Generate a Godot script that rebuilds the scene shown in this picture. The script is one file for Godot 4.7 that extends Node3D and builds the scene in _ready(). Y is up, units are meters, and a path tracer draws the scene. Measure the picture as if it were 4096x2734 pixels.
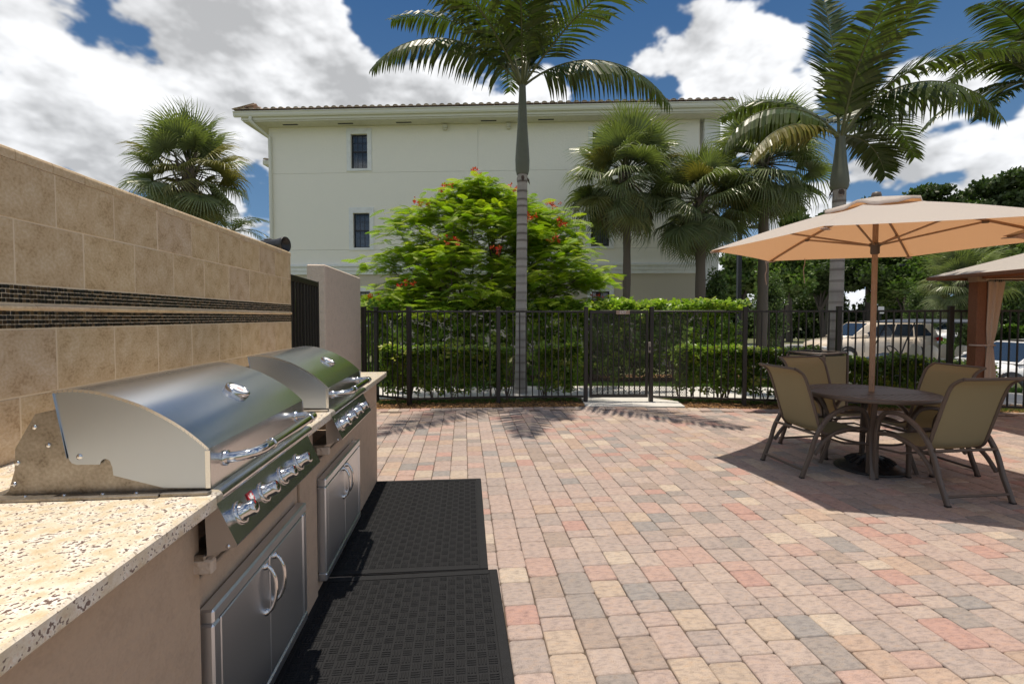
extends Node3D
# A paved barbecue terrace: grill island at left, fence and hedges behind, table with parasol at right.
var rng := RandomNumberGenerator.new()
var used := {}
var M := {}

func _ready():
	rng.seed = 4711
	setup_camera_sky()
	make_materials()
	build_ground()
	build_paving()
	build_wall()
	build_pillar_and_side_gate()
	build_island()
	build_house()
	build_fence()
	build_mats()
	build_grills()
	build_dining()
	build_gazebo()
	build_bin()
	build_palms()
	build_hedges()
	build_poinciana()
	build_far_trees()
	build_vehicles()
	build_small_things()

# ---------------------------------------------------------------- camera, sky, sun
func setup_camera_sky():
	var cam := Camera3D.new(); cam.name = "camera"
	cam.projection = Camera3D.PROJECTION_FRUSTUM
	cam.near = 0.05; cam.far = 1500.0
	cam.size = 0.05 * 2734.0 / 2010.0
	cam.frustum_offset = Vector2(0, -28.8 / 2734.0 * cam.size)
	cam.position = Vector3(0, 1.37, 0)
	cam.rotation = Vector3(deg_to_rad(-2.0), -atan(193.0 / 2010.0), 0)
	add_child(cam)
	var env := Environment.new()
	env.background_mode = Environment.BG_SKY
	env.tonemap_mode = Environment.TONE_MAPPER_LINEAR
	env.tonemap_exposure = EXPOSURE
	env.sdfgi_enabled = true; env.ssao_enabled = true; env.ssil_enabled = true
	var sky := Sky.new(); var pm := PanoramaSkyMaterial.new()
	pm.panorama = sky_image(SKY_W); pm.energy_multiplier = SKY_ENERGY
	sky.sky_material = pm; env.sky = sky
	var we := WorldEnvironment.new(); we.name = "world_environment"; we.environment = env; add_child(we)
	var sun := DirectionalLight3D.new(); sun.name = "sun"
	sun.light_energy = SUN_ENERGY; sun.light_angular_distance = 0.53; sun.light_color = Color(1.0, 0.955, 0.89)
	sun.shadow_enabled = true
	add_child(sun)
	sun.look_at_from_position(Vector3.ZERO, Vector3(0.012, -1.0, 0.045), Vector3(0, 0, -1))

const EXPOSURE := 1.9
const SKY_ENERGY := 0.86
const SUN_ENERGY := 0.84
const SKY_W := 3072

# cumulus banks the photograph shows: azimuth right of the wall's direction, elevation, half widths (degrees), strength
const BANKS := [[-33, 27, 20, 11, 0.36], [-22, 14, 16, 9, 0.25], [-2, 20, 13, 7, 0.36], [13, 15, 9, 5, 0.2], [27, 26, 9, 6, 0.42], [46, 15, 9, 8, 0.36], [53, 29, 8, 5, 0.25],
	[-7, 31, 5, 4, -0.35], [20, 32, 12, 6, -0.6], [37, 25, 4, 8, -0.4], [44, 28, 8, 6, -0.55], [14, 22, 3, 4, -0.25], [-29, 25, 2.5, 3, -0.3], [-22, 11, 4, 4, -0.3], [34, 12, 5, 3, -0.3]]

func sky_image(w: int) -> ImageTexture:
	var h := w / 2
	var n := FastNoiseLite.new(); n.noise_type = FastNoiseLite.TYPE_SIMPLEX_SMOOTH; n.seed = 21
	n.fractal_type = FastNoiseLite.FRACTAL_FBM; n.fractal_octaves = 7; n.frequency = 1.0; n.fractal_gain = 0.53
	var n2 := FastNoiseLite.new(); n2.noise_type = FastNoiseLite.TYPE_SIMPLEX_SMOOTH; n2.seed = 5
	n2.fractal_type = FastNoiseLite.FRACTAL_FBM; n2.fractal_octaves = 4; n2.frequency = 1.0
	var img := Image.create(w, h, false, Image.FORMAT_RGBF)
	var half := h / 2 + 2
	for y in half:
		var el := (0.5 - (y + 0.5) / h) * PI
		var se := sin(el); var ce := cos(el)
		var el_d := rad_to_deg(el)
		var top := Vector3(0.014, 0.056, 0.16); var low := Vector3(0.13, 0.235, 0.36)
		var k := pow(clampf(1.0 - maxf(se, 0.0), 0, 1), 2.6)
		var blue: Vector3 = top.lerp(low, k)
		# height of the cloud layer along the line of sight
		var sc := 1.35 / (se + 0.42)
		for x in w:
			var az := (x + 0.5) / w * TAU
			var dx := sin(az) * ce; var dz := -cos(az) * ce
			var azd := rad_to_deg(atan2(dx, -dz))
			var p := Vector3(dx * sc * 2.0, se * 3.4, dz * sc * 2.0)
			var d := n.get_noise_3dv(p)
			var bias := 0.05
			for b in BANKS:
				var u: float = (azd - b[0]) / b[2]; var v: float = (el_d - b[1]) / b[3]
				var q := u * u + v * v
				if q < 5.0: bias += b[4] * exp(-q)
			var c := d + bias
			var a := clampf((c - 0.02) / 0.125, 0, 1); a = a * a * (3 - 2 * a)
			var col := blue
			if a > 0.0:
				var up := n.get_noise_3dv(p + Vector3(0, 0.16, 0)); var up2 := n.get_noise_3dv(p + Vector3(0.02, 0.05, 0))
				var deep := n2.get_noise_3dv(p * 0.8 + Vector3(7, 2, 4))
				var s := clampf(0.86 + (d - up) * 0.65 + (d - up2) * 1.0 - clampf(c - 0.22, 0, 0.6) * 0.42 + deep * 0.30, 0.48, 1.0)
				var cc := Vector3(0.63, 0.635, 0.645) * s
				cc = cc.lerp(Vector3(0.50, 0.55, 0.62), k * 0.22)
				col = blue.lerp(cc, a)
			img.set_pixel(x, y, Color(col.x, col.y, col.z))
	for y in range(half, h):
		for x in range(0, w):
			img.set_pixel(x, y, Color(0.3, 0.3, 0.28))
	return ImageTexture.create_from_image(img)

# ---------------------------------------------------------------- shape helpers
func S() -> SurfaceTool:
	var st := SurfaceTool.new(); st.begin(Mesh.PRIMITIVE_TRIANGLES); st.set_smooth_group(-1); return st

func tri(st, a, b, c):
	st.add_vertex(a); st.add_vertex(b); st.add_vertex(c)

func quad(st, a, b, c, d):
	st.add_vertex(a); st.add_vertex(b); st.add_vertex(c); st.add_vertex(a); st.add_vertex(c); st.add_vertex(d)

func otri(st, a: Vector3, b: Vector3, c: Vector3, o: Vector3):
	if (a - c).cross(a - b).dot((a + b + c) / 3.0 - o) >= 0: tri(st, a, b, c)
	else: tri(st, a, c, b)

func oquad(st, a, b, c, d, o):
	otri(st, a, b, c, o); otri(st, a, c, d, o)

func box(st, c: Vector3, s: Vector3, b := Basis()):
	cbox(st, c, s, 0.0, b)

func cbox(st, c: Vector3, s: Vector3, ch: float, b := Basis()):
	var h := s / 2.0
	var p := func(x, y, z, ax):
		return c + b * Vector3(x * (h.x - (0.0 if ax == 0 else ch)), y * (h.y - (0.0 if ax == 1 else ch)), z * (h.z - (0.0 if ax == 2 else ch)))
	for s1 in [-1, 1]:
		oquad(st, p.call(s1, -1, -1, 0), p.call(s1, 1, -1, 0), p.call(s1, 1, 1, 0), p.call(s1, -1, 1, 0), c)
		oquad(st, p.call(-1, s1, -1, 1), p.call(1, s1, -1, 1), p.call(1, s1, 1, 1), p.call(-1, s1, 1, 1), c)
		oquad(st, p.call(-1, -1, s1, 2), p.call(1, -1, s1, 2), p.call(1, 1, s1, 2), p.call(-1, 1, s1, 2), c)
	if ch <= 0.0: return
	for s1 in [-1, 1]:
		for s2 in [-1, 1]:
			oquad(st, p.call(s1, s2, -1, 0), p.call(s1, s2, 1, 0), p.call(s1, s2, 1, 1), p.call(s1, s2, -1, 1), c)
			oquad(st, p.call(s1, -1, s2, 0), p.call(s1, 1, s2, 0), p.call(s1, 1, s2, 2), p.call(s1, -1, s2, 2), c)
			oquad(st, p.call(-1, s1, s2, 1), p.call(1, s1, s2, 1), p.call(1, s1, s2, 2), p.call(-1, s1, s2, 2), c)
			for s3 in [-1, 1]:
				otri(st, p.call(s1, s2, s3, 0), p.call(s1, s2, s3, 1), p.call(s1, s2, s3, 2), c)

func span(st, a: Vector3, b: Vector3, ch := 0.0):     # box between two corners
	cbox(st, (a + b) / 2.0, (b - a).abs(), ch)

func frames(pts: Array, up0 := Vector3.UP) -> Array:
	var out := []
	var n := pts.size()
	var prev := Vector3.ZERO
	for i in n:
		var t: Vector3
		if i == 0: t = pts[1] - pts[0]
		elif i == n - 1: t = pts[n - 1] - pts[n - 2]
		else: t = (pts[i + 1] - pts[i]).normalized() + (pts[i] - pts[i - 1]).normalized()
		t = t.normalized()
		var u := prev
		if i == 0:
			u = up0 if absf(t.dot(up0)) < 0.97 else Vector3.RIGHT
		u = (u - t * u.dot(t)).normalized()
		prev = u
		out.append([t, u, t.cross(u)])
	return out

func tube(st, pts: Array, r, n := 8, caps := true):
	var fr := frames(pts)
	var rings := []
	for i in pts.size():
		var rr: float = r[i] if r is Array else r
		var ring := []
		for k in n:
			var a := TAU * k / n
			ring.append(pts[i] + (fr[i][1] * cos(a) + fr[i][2] * sin(a)) * rr)
		rings.append(ring)
	st.set_smooth_group(1)
	for i in pts.size() - 1:
		var o: Vector3 = (pts[i] + pts[i + 1]) / 2.0
		for k in n:
			var k2 := (k + 1) % n
			oquad(st, rings[i][k], rings[i][k2], rings[i + 1][k2], rings[i + 1][k], o)
	st.set_smooth_group(-1)
	if caps:
		for e in [0, pts.size() - 1]:
			for k in n:
				otri(st, pts[e], rings[e][k], rings[e][(k + 1) % n], pts[1 if e == 0 else e - 1])

func sweep(st, pts: Array, w: float, h: float, up := Vector3.UP, ch := 0.004):    # rectangular bar with eased edges along a path; w across, h along up
	var n := pts.size()
	var rings := []
	for i in n:
		var t: Vector3 = (pts[mini(i + 1, n - 1)] - pts[maxi(i - 1, 0)]).normalized()
		var side := t.cross(up).normalized()
		var u := side.cross(t).normalized()
		var a := w / 2; var b := h / 2
		var ring := []
		for q in [[a - ch, b], [a, b - ch], [a, -b + ch], [a - ch, -b], [-a + ch, -b], [-a, -b + ch], [-a, b - ch], [-a + ch, b]]:
			ring.append(pts[i] + side * q[0] + u * q[1])
		rings.append(ring)
	for i in n - 1:
		var o: Vector3 = (pts[i] + pts[i + 1]) / 2.0
		for k in 8:
			oquad(st, rings[i][k], rings[i][(k + 1) % 8], rings[i + 1][(k + 1) % 8], rings[i + 1][k], o)
	for e in [0, n - 1]:
		for k in range(1, 7):
			otri(st, rings[e][0], rings[e][k], rings[e][k + 1], pts[1 if e == 0 else e - 1])

func lathe(st, prof: Array, n := 24, xf := Transform3D(), smooth := true):   # prof: Vector2(radius, height) from bottom to top
	st.set_smooth_group(2 if smooth else -1)
	for i in prof.size() - 1:
		var a: Vector2 = prof[i]; var b: Vector2 = prof[i + 1]
		for k in n:
			var c0 := TAU * k / n; var c1 := TAU * (k + 1) / n
			var p := func(v: Vector2, c: float): return xf * Vector3(cos(c) * v.x, v.y, sin(c) * v.x)
			if a.x > 1e-5: tri(st, p.call(a, c0), p.call(a, c1), p.call(b, c1))
			if b.x > 1e-5: tri(st, p.call(a, c0), p.call(b, c1), p.call(b, c0))
	st.set_smooth_group(-1)

func prism(st, poly: Array, z0: float, z1: float, xf := Transform3D(), sides := true):    # polygon in x,y drawn out along z
	var pp := PackedVector2Array(poly)
	if Geometry2D.is_polygon_clockwise(pp): pp.reverse()
	var idx := Geometry2D.triangulate_polygon(pp)
	for k in range(0, idx.size(), 3):
		var a := pp[idx[k]]; var b := pp[idx[k + 1]]; var c := pp[idx[k + 2]]
		if (b - a).cross(c - a) < 0:
			var t := b; b = c; c = t
		tri(st, xf * Vector3(a.x, a.y, z1), xf * Vector3(c.x, c.y, z1), xf * Vector3(b.x, b.y, z1))
		tri(st, xf * Vector3(a.x, a.y, z0), xf * Vector3(b.x, b.y, z0), xf * Vector3(c.x, c.y, z0))
	if sides:
		for k in pp.size():
			var a := pp[k]; var b := pp[(k + 1) % pp.size()]
			quad(st, xf * Vector3(a.x, a.y, z0), xf * Vector3(a.x, a.y, z1), xf * Vector3(b.x, b.y, z1), xf * Vector3(b.x, b.y, z0))

func smooth_path(pts: Array, per := 6) -> Array:     # Catmull-Rom through the points
	var out := []
	for i in pts.size() - 1:
		var a = pts[maxi(i - 1, 0)]; var b = pts[i]; var c = pts[i + 1]; var d = pts[mini(i + 2, pts.size() - 1)]
		for k in per:
			out.append(b.cubic_interpolate(c, a, d, float(k) / per))
	out.append(pts[-1])
	return out

func mesh_of(st, m = null) -> ArrayMesh:
	st.generate_normals()
	if m: st.set_material(m)
	return st.commit()

func obj(called: String, st, m, parent = self) -> MeshInstance3D:
	var o := MeshInstance3D.new()
	o.mesh = st if st is Mesh else mesh_of(st, m)
	if st is Mesh and m: o.material_override = m
	o.name = numbered(called) if parent == self else called
	parent.add_child(o, true)
	return o

func numbered(called: String) -> String:
	used[called] = used.get(called, -1) + 1
	return called if used[called] == 0 else "%s_%03d" % [called, used[called]]

func thing(called, label, category, at := Vector3.ZERO, turn := 0.0, group := "") -> Node3D:
	var o := Node3D.new(); o.name = numbered(called); add_child(o)
	o.position = at; o.rotation.y = turn
	return tag(o, label, category, group)

func tag(o, label, category, group := ""):
	o.set_meta("label", label); o.set_meta("category", category)
	if group: o.set_meta("group", group)
	return o

func struct(called, st, m) -> MeshInstance3D:
	var o := obj(called, st, m); o.set_meta("kind", "structure"); return o

func dup(o: Node3D, called: String, label: String, at: Vector3, turn := 0.0) -> Node3D:
	var c = o.duplicate(); c.name = numbered(called); add_child(c)
	c.position = at; c.rotation.y = turn; c.set_meta("label", label)
	return c

func scatter(called, mesh: Mesh, xfs: Array, cols: Array, parent, stuff := true) -> MultiMeshInstance3D:
	var mm := MultiMesh.new(); mm.transform_format = MultiMesh.TRANSFORM_3D
	mm.use_colors = cols.size() > 0; mm.mesh = mesh; mm.instance_count = xfs.size()
	for i in xfs.size():
		mm.set_instance_transform(i, xfs[i])
		if cols.size() > 0: mm.set_instance_color(i, cols[i])
	var o := MultiMeshInstance3D.new(); o.multimesh = mm; o.name = numbered(called) if parent == self else called
	parent.add_child(o, true)
	if stuff: o.set_meta("kind", "stuff")
	return o

func R(a: float, b: float) -> float: return rng.randf_range(a, b)

func rand_dir() -> Vector3:
	var z := R(-1, 1); var a := R(0, TAU); var r := sqrt(1 - z * z)
	return Vector3(r * cos(a), z, r * sin(a))

func V(x, y, z) -> Vector3: return Vector3(x, y, z)

# ---------------------------------------------------------------- materials
func lin(r, g, b) -> Color: return Color(r, g, b).linear_to_srgb()

func mat(c: Color, rough := 0.7, metal := 0.0) -> StandardMaterial3D:
	var m := StandardMaterial3D.new(); m.albedo_color = c; m.roughness = rough; m.metallic = metal; return m

func noise_px(size: int, freq: float, oct: int, sd: int, kind := FastNoiseLite.TYPE_SIMPLEX_SMOOTH, warp := 0.0, ridged := false) -> PackedByteArray:
	var n := FastNoiseLite.new(); n.noise_type = kind; n.seed = sd; n.frequency = freq
	n.fractal_type = FastNoiseLite.FRACTAL_RIDGED if ridged else (FastNoiseLite.FRACTAL_FBM if oct > 1 else FastNoiseLite.FRACTAL_NONE); n.fractal_octaves = oct
	if warp > 0: n.domain_warp_enabled = true; n.domain_warp_amplitude = warp; n.domain_warp_frequency = freq * 1.5
	var im := n.get_seamless_image(size, size); im.convert(Image.FORMAT_L8)
	return im.get_data()

func ramp_tex(size: int, layers: Array, stops: Array) -> ImageTexture:   # layers: [bytes, weight]; stops: [at, r, g, b] linear
	var g := Gradient.new(); var offs := PackedFloat32Array(); var cs := PackedColorArray()
	for s in stops: offs.append(s[0]); cs.append(lin(s[1], s[2], s[3]))
	g.offsets = offs; g.colors = cs
	var lut := PackedByteArray(); lut.resize(768)
	for i in 256:
		var c := g.sample(i / 255.0)
		lut[i * 3] = c.r8; lut[i * 3 + 1] = c.g8; lut[i * 3 + 2] = c.b8
	var out := PackedByteArray(); out.resize(size * size * 3)
	var a: PackedByteArray = layers[0][0]; var wa: float = layers[0][1]
	var b: PackedByteArray = layers[1][0] if layers.size() > 1 else a
	var wb: float = layers[1][1] if layers.size() > 1 else 0.0
	var c3: PackedByteArray = layers[2][0] if layers.size() > 2 else a
	var wc: float = layers[2][1] if layers.size() > 2 else 0.0
	for i in size * size:
		var v := clampi(int(a[i] * wa + b[i] * wb + c3[i] * wc), 0, 255) * 3
		out[i * 3] = lut[v]; out[i * 3 + 1] = lut[v + 1]; out[i * 3 + 2] = lut[v + 2]
	return ImageTexture.create_from_image(Image.create_from_data(size, size, false, Image.FORMAT_RGB8, out))

func bump_tex(size: int, a: PackedByteArray, strength: float) -> ImageTexture:
	var im := Image.create_from_data(size, size, false, Image.FORMAT_L8, a)
	im.convert(Image.FORMAT_RGBA8); im.bump_map_to_normal_map(strength)
	return ImageTexture.create_from_image(im)

func tri_mat(m: StandardMaterial3D, scale, world := false) -> StandardMaterial3D:
	m.uv1_triplanar = true; m.uv1_world_triplanar = world
	m.uv1_scale = scale if scale is Vector3 else Vector3.ONE * scale
	m.uv1_triplanar_sharpness = 8.0
	return m

func with_bump(m: StandardMaterial3D, t: ImageTexture, amount: float) -> StandardMaterial3D:
	m.normal_enabled = true; m.normal_texture = t; m.normal_scale = amount; return m

func leaf_mat(c: Color, back: Color, rough := 0.45) -> StandardMaterial3D:
	var m := mat(c, rough); m.vertex_color_use_as_albedo = true
	m.cull_mode = BaseMaterial3D.CULL_DISABLED
	m.backlight_enabled = true; m.backlight = back
	return m

func make_materials():
	var fine := noise_px(512, 0.09, 4, 3)
	var coarse := noise_px(512, 0.012, 5, 8, FastNoiseLite.TYPE_SIMPLEX_SMOOTH, 30.0)
	var veins := noise_px(512, 0.022, 6, 18, FastNoiseLite.TYPE_SIMPLEX_SMOOTH, 45.0)
	var mid := noise_px(512, 0.035, 4, 15)
	var ridge := noise_px(512, 0.011, 4, 61, FastNoiseLite.TYPE_SIMPLEX_SMOOTH, 25.0, true)
	for i in ridge.size(): ridge[i] = clampi((255 - ridge[i]) * 3, 0, 255)
	var cell := noise_px(512, 0.05, 1, 9, FastNoiseLite.TYPE_CELLULAR)
	var fine_b := bump_tex(512, fine, 3.0)
	var mid_b := bump_tex(512, mid, 4.0)
	# travertine-look ceramic
	var trav := ramp_tex(512, [[coarse, 0.42], [ridge, 0.13], [fine, 0.38]], [[0.0, 0.30, 0.195, 0.105], [0.30, 0.43, 0.305, 0.175], [0.45, 0.55, 0.41, 0.255], [0.60, 0.60, 0.465, 0.305], [0.75, 0.66, 0.535, 0.38], [1.0, 0.72, 0.61, 0.46]])
	M.tile = []
	for i in 6:
		var m := mat(lin(0.95 + 0.025 * (i % 3), 0.94 + 0.025 * (i % 3), 0.93 + 0.02 * (i % 4)), 0.42)
		m.albedo_texture = trav; tri_mat(m, 1.5); m.uv1_offset = Vector3(i * 0.37, i * 0.61, i * 0.23)
		with_bump(m, fine_b, 0.25); M.tile.append(m)
	M.grout = with_bump(tri_mat(mat(lin(0.72, 0.60, 0.44), 0.9), 3.0), fine_b, 0.4)
	M.mosaic = []; M.mosaic_cols = []; M.mosaic_any = mat(Color.WHITE, 0.22); M.mosaic_any.vertex_color_use_as_albedo = true
	for c in [[0.012, 0.008, 0.006], [0.035, 0.020, 0.010], [0.075, 0.045, 0.022], [0.018, 0.014, 0.012], [0.10, 0.065, 0.032]]:
		M.mosaic.append(mat(lin(c[0], c[1], c[2]), 0.22)); M.mosaic_cols.append(Color(c[0], c[1], c[2]))
	# granite
	var gsize := 1024
	var g1 := noise_px(gsize, 0.010, 4, 31, FastNoiseLite.TYPE_SIMPLEX_SMOOTH, 20.0)
	var g2 := noise_px(gsize, 0.046, 3, 32)
	var g3 := noise_px(gsize, 0.12, 2, 33)
	var gr := PackedByteArray(); gr.resize(gsize * gsize * 3)
	for i in gsize * gsize:
		var base := g1[i] / 255.0; var v := g2[i] / 255.0; var w := g3[i] / 255.0
		var r := 0.865 + (base - 0.5) * 0.16 + (w - 0.5) * 0.09
		var g := 0.825 + (base - 0.5) * 0.22 + (w - 0.5) * 0.10
		var b := 0.75 + (base - 0.5) * 0.34 + (w - 0.5) * 0.12
		var dark := clampf((v + (w - 0.5) * 0.14 + (base - 0.5) * 0.40 - 0.672) / 0.07, 0, 1)
		var warm := clampf((0.36 - v + (w - 0.5) * 0.3) / 0.10, 0, 1) * 0.3
		r = lerpf(lerpf(r, 0.76, warm), 0.43, dark); g = lerpf(lerpf(g, 0.62, warm), 0.36, dark); b = lerpf(lerpf(b, 0.50, warm), 0.33, dark)
		gr[i * 3] = int(clampf(r, 0, 1) * 255); gr[i * 3 + 1] = int(clampf(g, 0, 1) * 255); gr[i * 3 + 2] = int(clampf(b, 0, 1) * 255)
	M.granite = mat(Color.WHITE, 0.28)
	M.granite.albedo_texture = ImageTexture.create_from_image(Image.create_from_data(gsize, gsize, false, Image.FORMAT_RGB8, gr))
	tri_mat(M.granite, 1.6)
	# stuccos
	var patch := ramp_tex(512, [[coarse, 0.6], [fine, 0.4]], [[0.0, 0.80, 0.80, 0.80], [0.5, 0.95, 0.95, 0.95], [1.0, 1, 1, 1]])
	var stucco := func(c: Color, s: float, amount: float):
		var m := mat(c, 0.92); m.albedo_texture = patch; tri_mat(m, s); return with_bump(m, mid_b, amount)
	M.island = stucco.call(lin(0.51, 0.385, 0.28), 1.6, 0.5)
	M.pillar = stucco.call(lin(0.62, 0.515, 0.42), 1.3, 1.2)
	M.house = with_bump(tri_mat(mat(lin(0.90, 0.865, 0.75), 0.92), 0.5), mid_b, 0.35)
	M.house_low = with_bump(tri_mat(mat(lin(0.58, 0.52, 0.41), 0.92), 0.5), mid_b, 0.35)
	M.trim = stucco.call(lin(0.86, 0.87, 0.84), 0.5, 0.2)
	M.soffit = stucco.call(lin(0.70, 0.68, 0.56), 0.5, 0.1)
	M.gutter = mat(lin(0.74, 0.73, 0.62), 0.45)
	M.roof = []
	for c in [[0.60, 0.48, 0.40], [0.68, 0.56, 0.47], [0.54, 0.43, 0.36]]:
		var m := mat(lin(c[0], c[1], c[2]), 0.85); m.albedo_texture = patch; tri_mat(m, 2.0, true); M.roof.append(m)
	M.black_frame = mat(lin(0.012, 0.012, 0.014), 0.4)
	M.glass = mat(Color(0.10, 0.13, 0.17, 0.18), 0.04); M.glass.transparency = BaseMaterial3D.TRANSPARENCY_ALPHA
	M.blind = mat(lin(0.62, 0.66, 0.72), 0.6)
	M.room = mat(lin(0.03, 0.03, 0.035), 0.9)
	# paving
	var pspeck := ramp_tex(512, [[coarse, 0.35], [fine, 0.72]], [[0.0, 0.42, 0.40, 0.38], [0.35, 0.80, 0.79, 0.78], [0.55, 0.95, 0.95, 0.94], [0.75, 1, 1, 1], [1.0, 1, 1, 1]])
	var pstreak := ramp_tex(512, [[mid, 1.0]], [[0.0, 0.62, 0.60, 0.60], [0.42, 0.93, 0.91, 0.90], [0.6, 1, 0.97, 0.93], [1.0, 1.0, 0.86, 0.74]])
	M.paver_any = mat(Color.WHITE, 0.86); M.paver_any.vertex_color_use_as_albedo = true
	M.pavers = []; M.paver_cols = []
	for c in [[0.41, 0.328, 0.295], [0.375, 0.315, 0.288], [0.395, 0.32, 0.29], [0.35, 0.298, 0.275], [0.42, 0.305, 0.268], [0.415, 0.272, 0.238], [0.44, 0.36, 0.295], [0.475, 0.405, 0.34], [0.30, 0.268, 0.25], [0.335, 0.275, 0.24], [0.285, 0.268, 0.26], [0.42, 0.348, 0.31], [0.42, 0.322, 0.262], [0.385, 0.322, 0.295]]:
		M.paver_cols.append(Color(c[0], c[1], c[2]))
		M.pavers.append(mat(lin(c[0], c[1], c[2]), 0.86))
	for m in M.pavers + [M.paver_any]:
		m.albedo_texture = pspeck; tri_mat(m, 3.3, true)
		m.detail_enabled = true; m.detail_albedo = pstreak; m.detail_blend_mode = BaseMaterial3D.BLEND_MODE_MUL
		m.detail_uv_layer = BaseMaterial3D.DETAIL_UV_2; m.uv2_triplanar = true; m.uv2_world_triplanar = true; m.uv2_scale = Vector3(0.9, 0.9, 2.6)
		with_bump(m, fine_b, 0.45)
	M.bed = with_bump(tri_mat(mat(lin(0.10, 0.075, 0.055), 1.0), 4.0), fine_b, 1.0)
	# metals
	var streak := noise_px(512, 0.2, 2, 77)
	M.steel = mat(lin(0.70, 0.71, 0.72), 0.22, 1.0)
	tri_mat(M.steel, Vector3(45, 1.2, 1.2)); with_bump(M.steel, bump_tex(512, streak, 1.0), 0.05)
	M.steel_side = mat(lin(0.44, 0.495, 0.57), 0.32, 1.0)  # cool reflection painted into the colour: bluish tint offsets the tan mirrored here
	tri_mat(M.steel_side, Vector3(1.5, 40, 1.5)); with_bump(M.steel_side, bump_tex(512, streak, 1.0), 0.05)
	var grime := ramp_tex(512, [[coarse, 0.6], [fine, 0.45]], [[0.0, 0.12, 0.095, 0.07], [0.4, 0.30, 0.27, 0.23], [1.0, 0.46, 0.43, 0.39]])
	M.steel_old = mat(Color.WHITE, 0.42, 0.9); M.steel_old.albedo_texture = grime; tri_mat(M.steel_old, 2.0)
	M.door_steel = mat(lin(0.70, 0.75, 0.81), 0.34, 1.0); tri_mat(M.door_steel, Vector3(1.5, 40, 1.5)); with_bump(M.door_steel, bump_tex(512, streak, 1.0), 0.04)
	M.chrome = mat(lin(0.66, 0.66, 0.665), 0.10, 1.0)
	M.dark_hole = mat(lin(0.01, 0.01, 0.01), 0.8)
	M.red = mat(lin(0.55, 0.02, 0.03), 0.3); M.white = mat(lin(0.8, 0.8, 0.8), 0.5)
	M.fence = mat(lin(0.022, 0.018, 0.015), 0.42)
	M.rubber = tri_mat(mat(lin(0.019, 0.0197, 0.0215), 0.75), 3.0); M.rubber.metallic_specular = 0.3; M.rubber.albedo_texture = pspeck; with_bump(M.rubber, fine_b, 0.8)
	M.frame = tri_mat(mat(lin(0.10, 0.075, 0.058), 0.42), 8.0); with_bump(M.frame, fine_b, 0.12)
	var weave := PackedByteArray(); weave.resize(64 * 64 * 3)
	for y in 64:
		for x in 64:
			var q := (0.84 if ((x / 4 + y / 4) % 2) == 0 else 1.0) * (0.9 + 0.1 * sin(x * 1.7) * sin(y * 2.3))
			for c in 3: weave[(y * 64 + x) * 3 + c] = int(q * 255)
	var weave_t := ImageTexture.create_from_image(Image.create_from_data(64, 64, false, Image.FORMAT_RGB8, weave))
	M.sling = tri_mat(mat(lin(0.42, 0.37, 0.215), 0.8), 12.0); M.sling.albedo_texture = weave_t
	M.sling.cull_mode = BaseMaterial3D.CULL_DISABLED; M.sling.backlight_enabled = true; M.sling.backlight = lin(0.35, 0.32, 0.2)
	M.canvas = tri_mat(mat(lin(0.90, 0.85, 0.78), 0.9), 10.0); M.canvas.albedo_texture = weave_t
	M.canvas.cull_mode = BaseMaterial3D.CULL_DISABLED; M.canvas.backlight_enabled = true; M.canvas.backlight = lin(0.80, 0.42, 0.19)
	M.curtain = tri_mat(mat(lin(0.66, 0.53, 0.42), 0.9), 10.0); M.curtain.albedo_texture = weave_t
	var grain := ramp_tex(512, [[mid, 0.6], [fine, 0.4]], [[0.0, 0.20, 0.11, 0.06], [0.5, 0.36, 0.225, 0.14], [1.0, 0.48, 0.33, 0.22]])
	M.wood = mat(Color.WHITE, 0.6); M.wood.albedo_texture = grain; tri_mat(M.wood, Vector3(9, 0.8, 9))
	M.post_wood = mat(lin(0.46, 0.30, 0.23), 0.6); M.post_wood.albedo_texture = grain; tri_mat(M.post_wood, Vector3(5, 0.5, 5))
	M.iron = mat(lin(0.012, 0.012, 0.013), 0.4)
	M.concrete = with_bump(tri_mat(mat(lin(0.58, 0.565, 0.53), 0.9), 1.0, true), fine_b, 0.3); M.concrete.albedo_texture = patch
	M.asphalt = with_bump(tri_mat(mat(lin(0.30, 0.295, 0.285), 0.95), 0.8, true), fine_b, 0.6); M.asphalt.albedo_texture = patch
	var soil := ramp_tex(512, [[coarse, 0.5], [fine, 0.5]], [[0.0, 0.05, 0.055, 0.025], [0.5, 0.11, 0.12, 0.055], [1.0, 0.17, 0.165, 0.09]])
	M.ground = mat(Color.WHITE, 1.0); M.ground.albedo_texture = soil; tri_mat(M.ground, 0.6, true)
	var mulch := ramp_tex(512, [[mid, 0.5], [fine, 0.5]], [[0.0, 0.05, 0.028, 0.014], [0.5, 0.16, 0.085, 0.035], [1.0, 0.36, 0.21, 0.09]])
	M.mulch = mat(Color.WHITE, 1.0); M.mulch.albedo_texture = mulch; tri_mat(M.mulch, 2.0, true)
	M.chip = mat(Color.WHITE, 0.9); M.chip.vertex_color_use_as_albedo = true
	# plants
	M.leaf = leaf_mat(Color.WHITE, lin(0.85, 1.0, 0.35), 0.34)
	M.feather = leaf_mat(Color.WHITE, lin(0.85, 1.0, 0.3), 0.55)
	M.far_leaf = leaf_mat(Color.WHITE, lin(0.45, 0.60, 0.2), 0.5)
	M.frond = leaf_mat(lin(1, 1, 1), lin(0.60, 0.70, 0.2), 0.36)
	M.frond_dead = leaf_mat(lin(1, 1, 1), lin(0.35, 0.25, 0.15), 0.7)
	M.frond_y = leaf_mat(lin(1.0, 0.85, 0.55), lin(0.60, 0.55, 0.2), 0.45)
	M.petal = leaf_mat(Color.WHITE, lin(0.4, 0.05, 0.02), 0.6)
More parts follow.
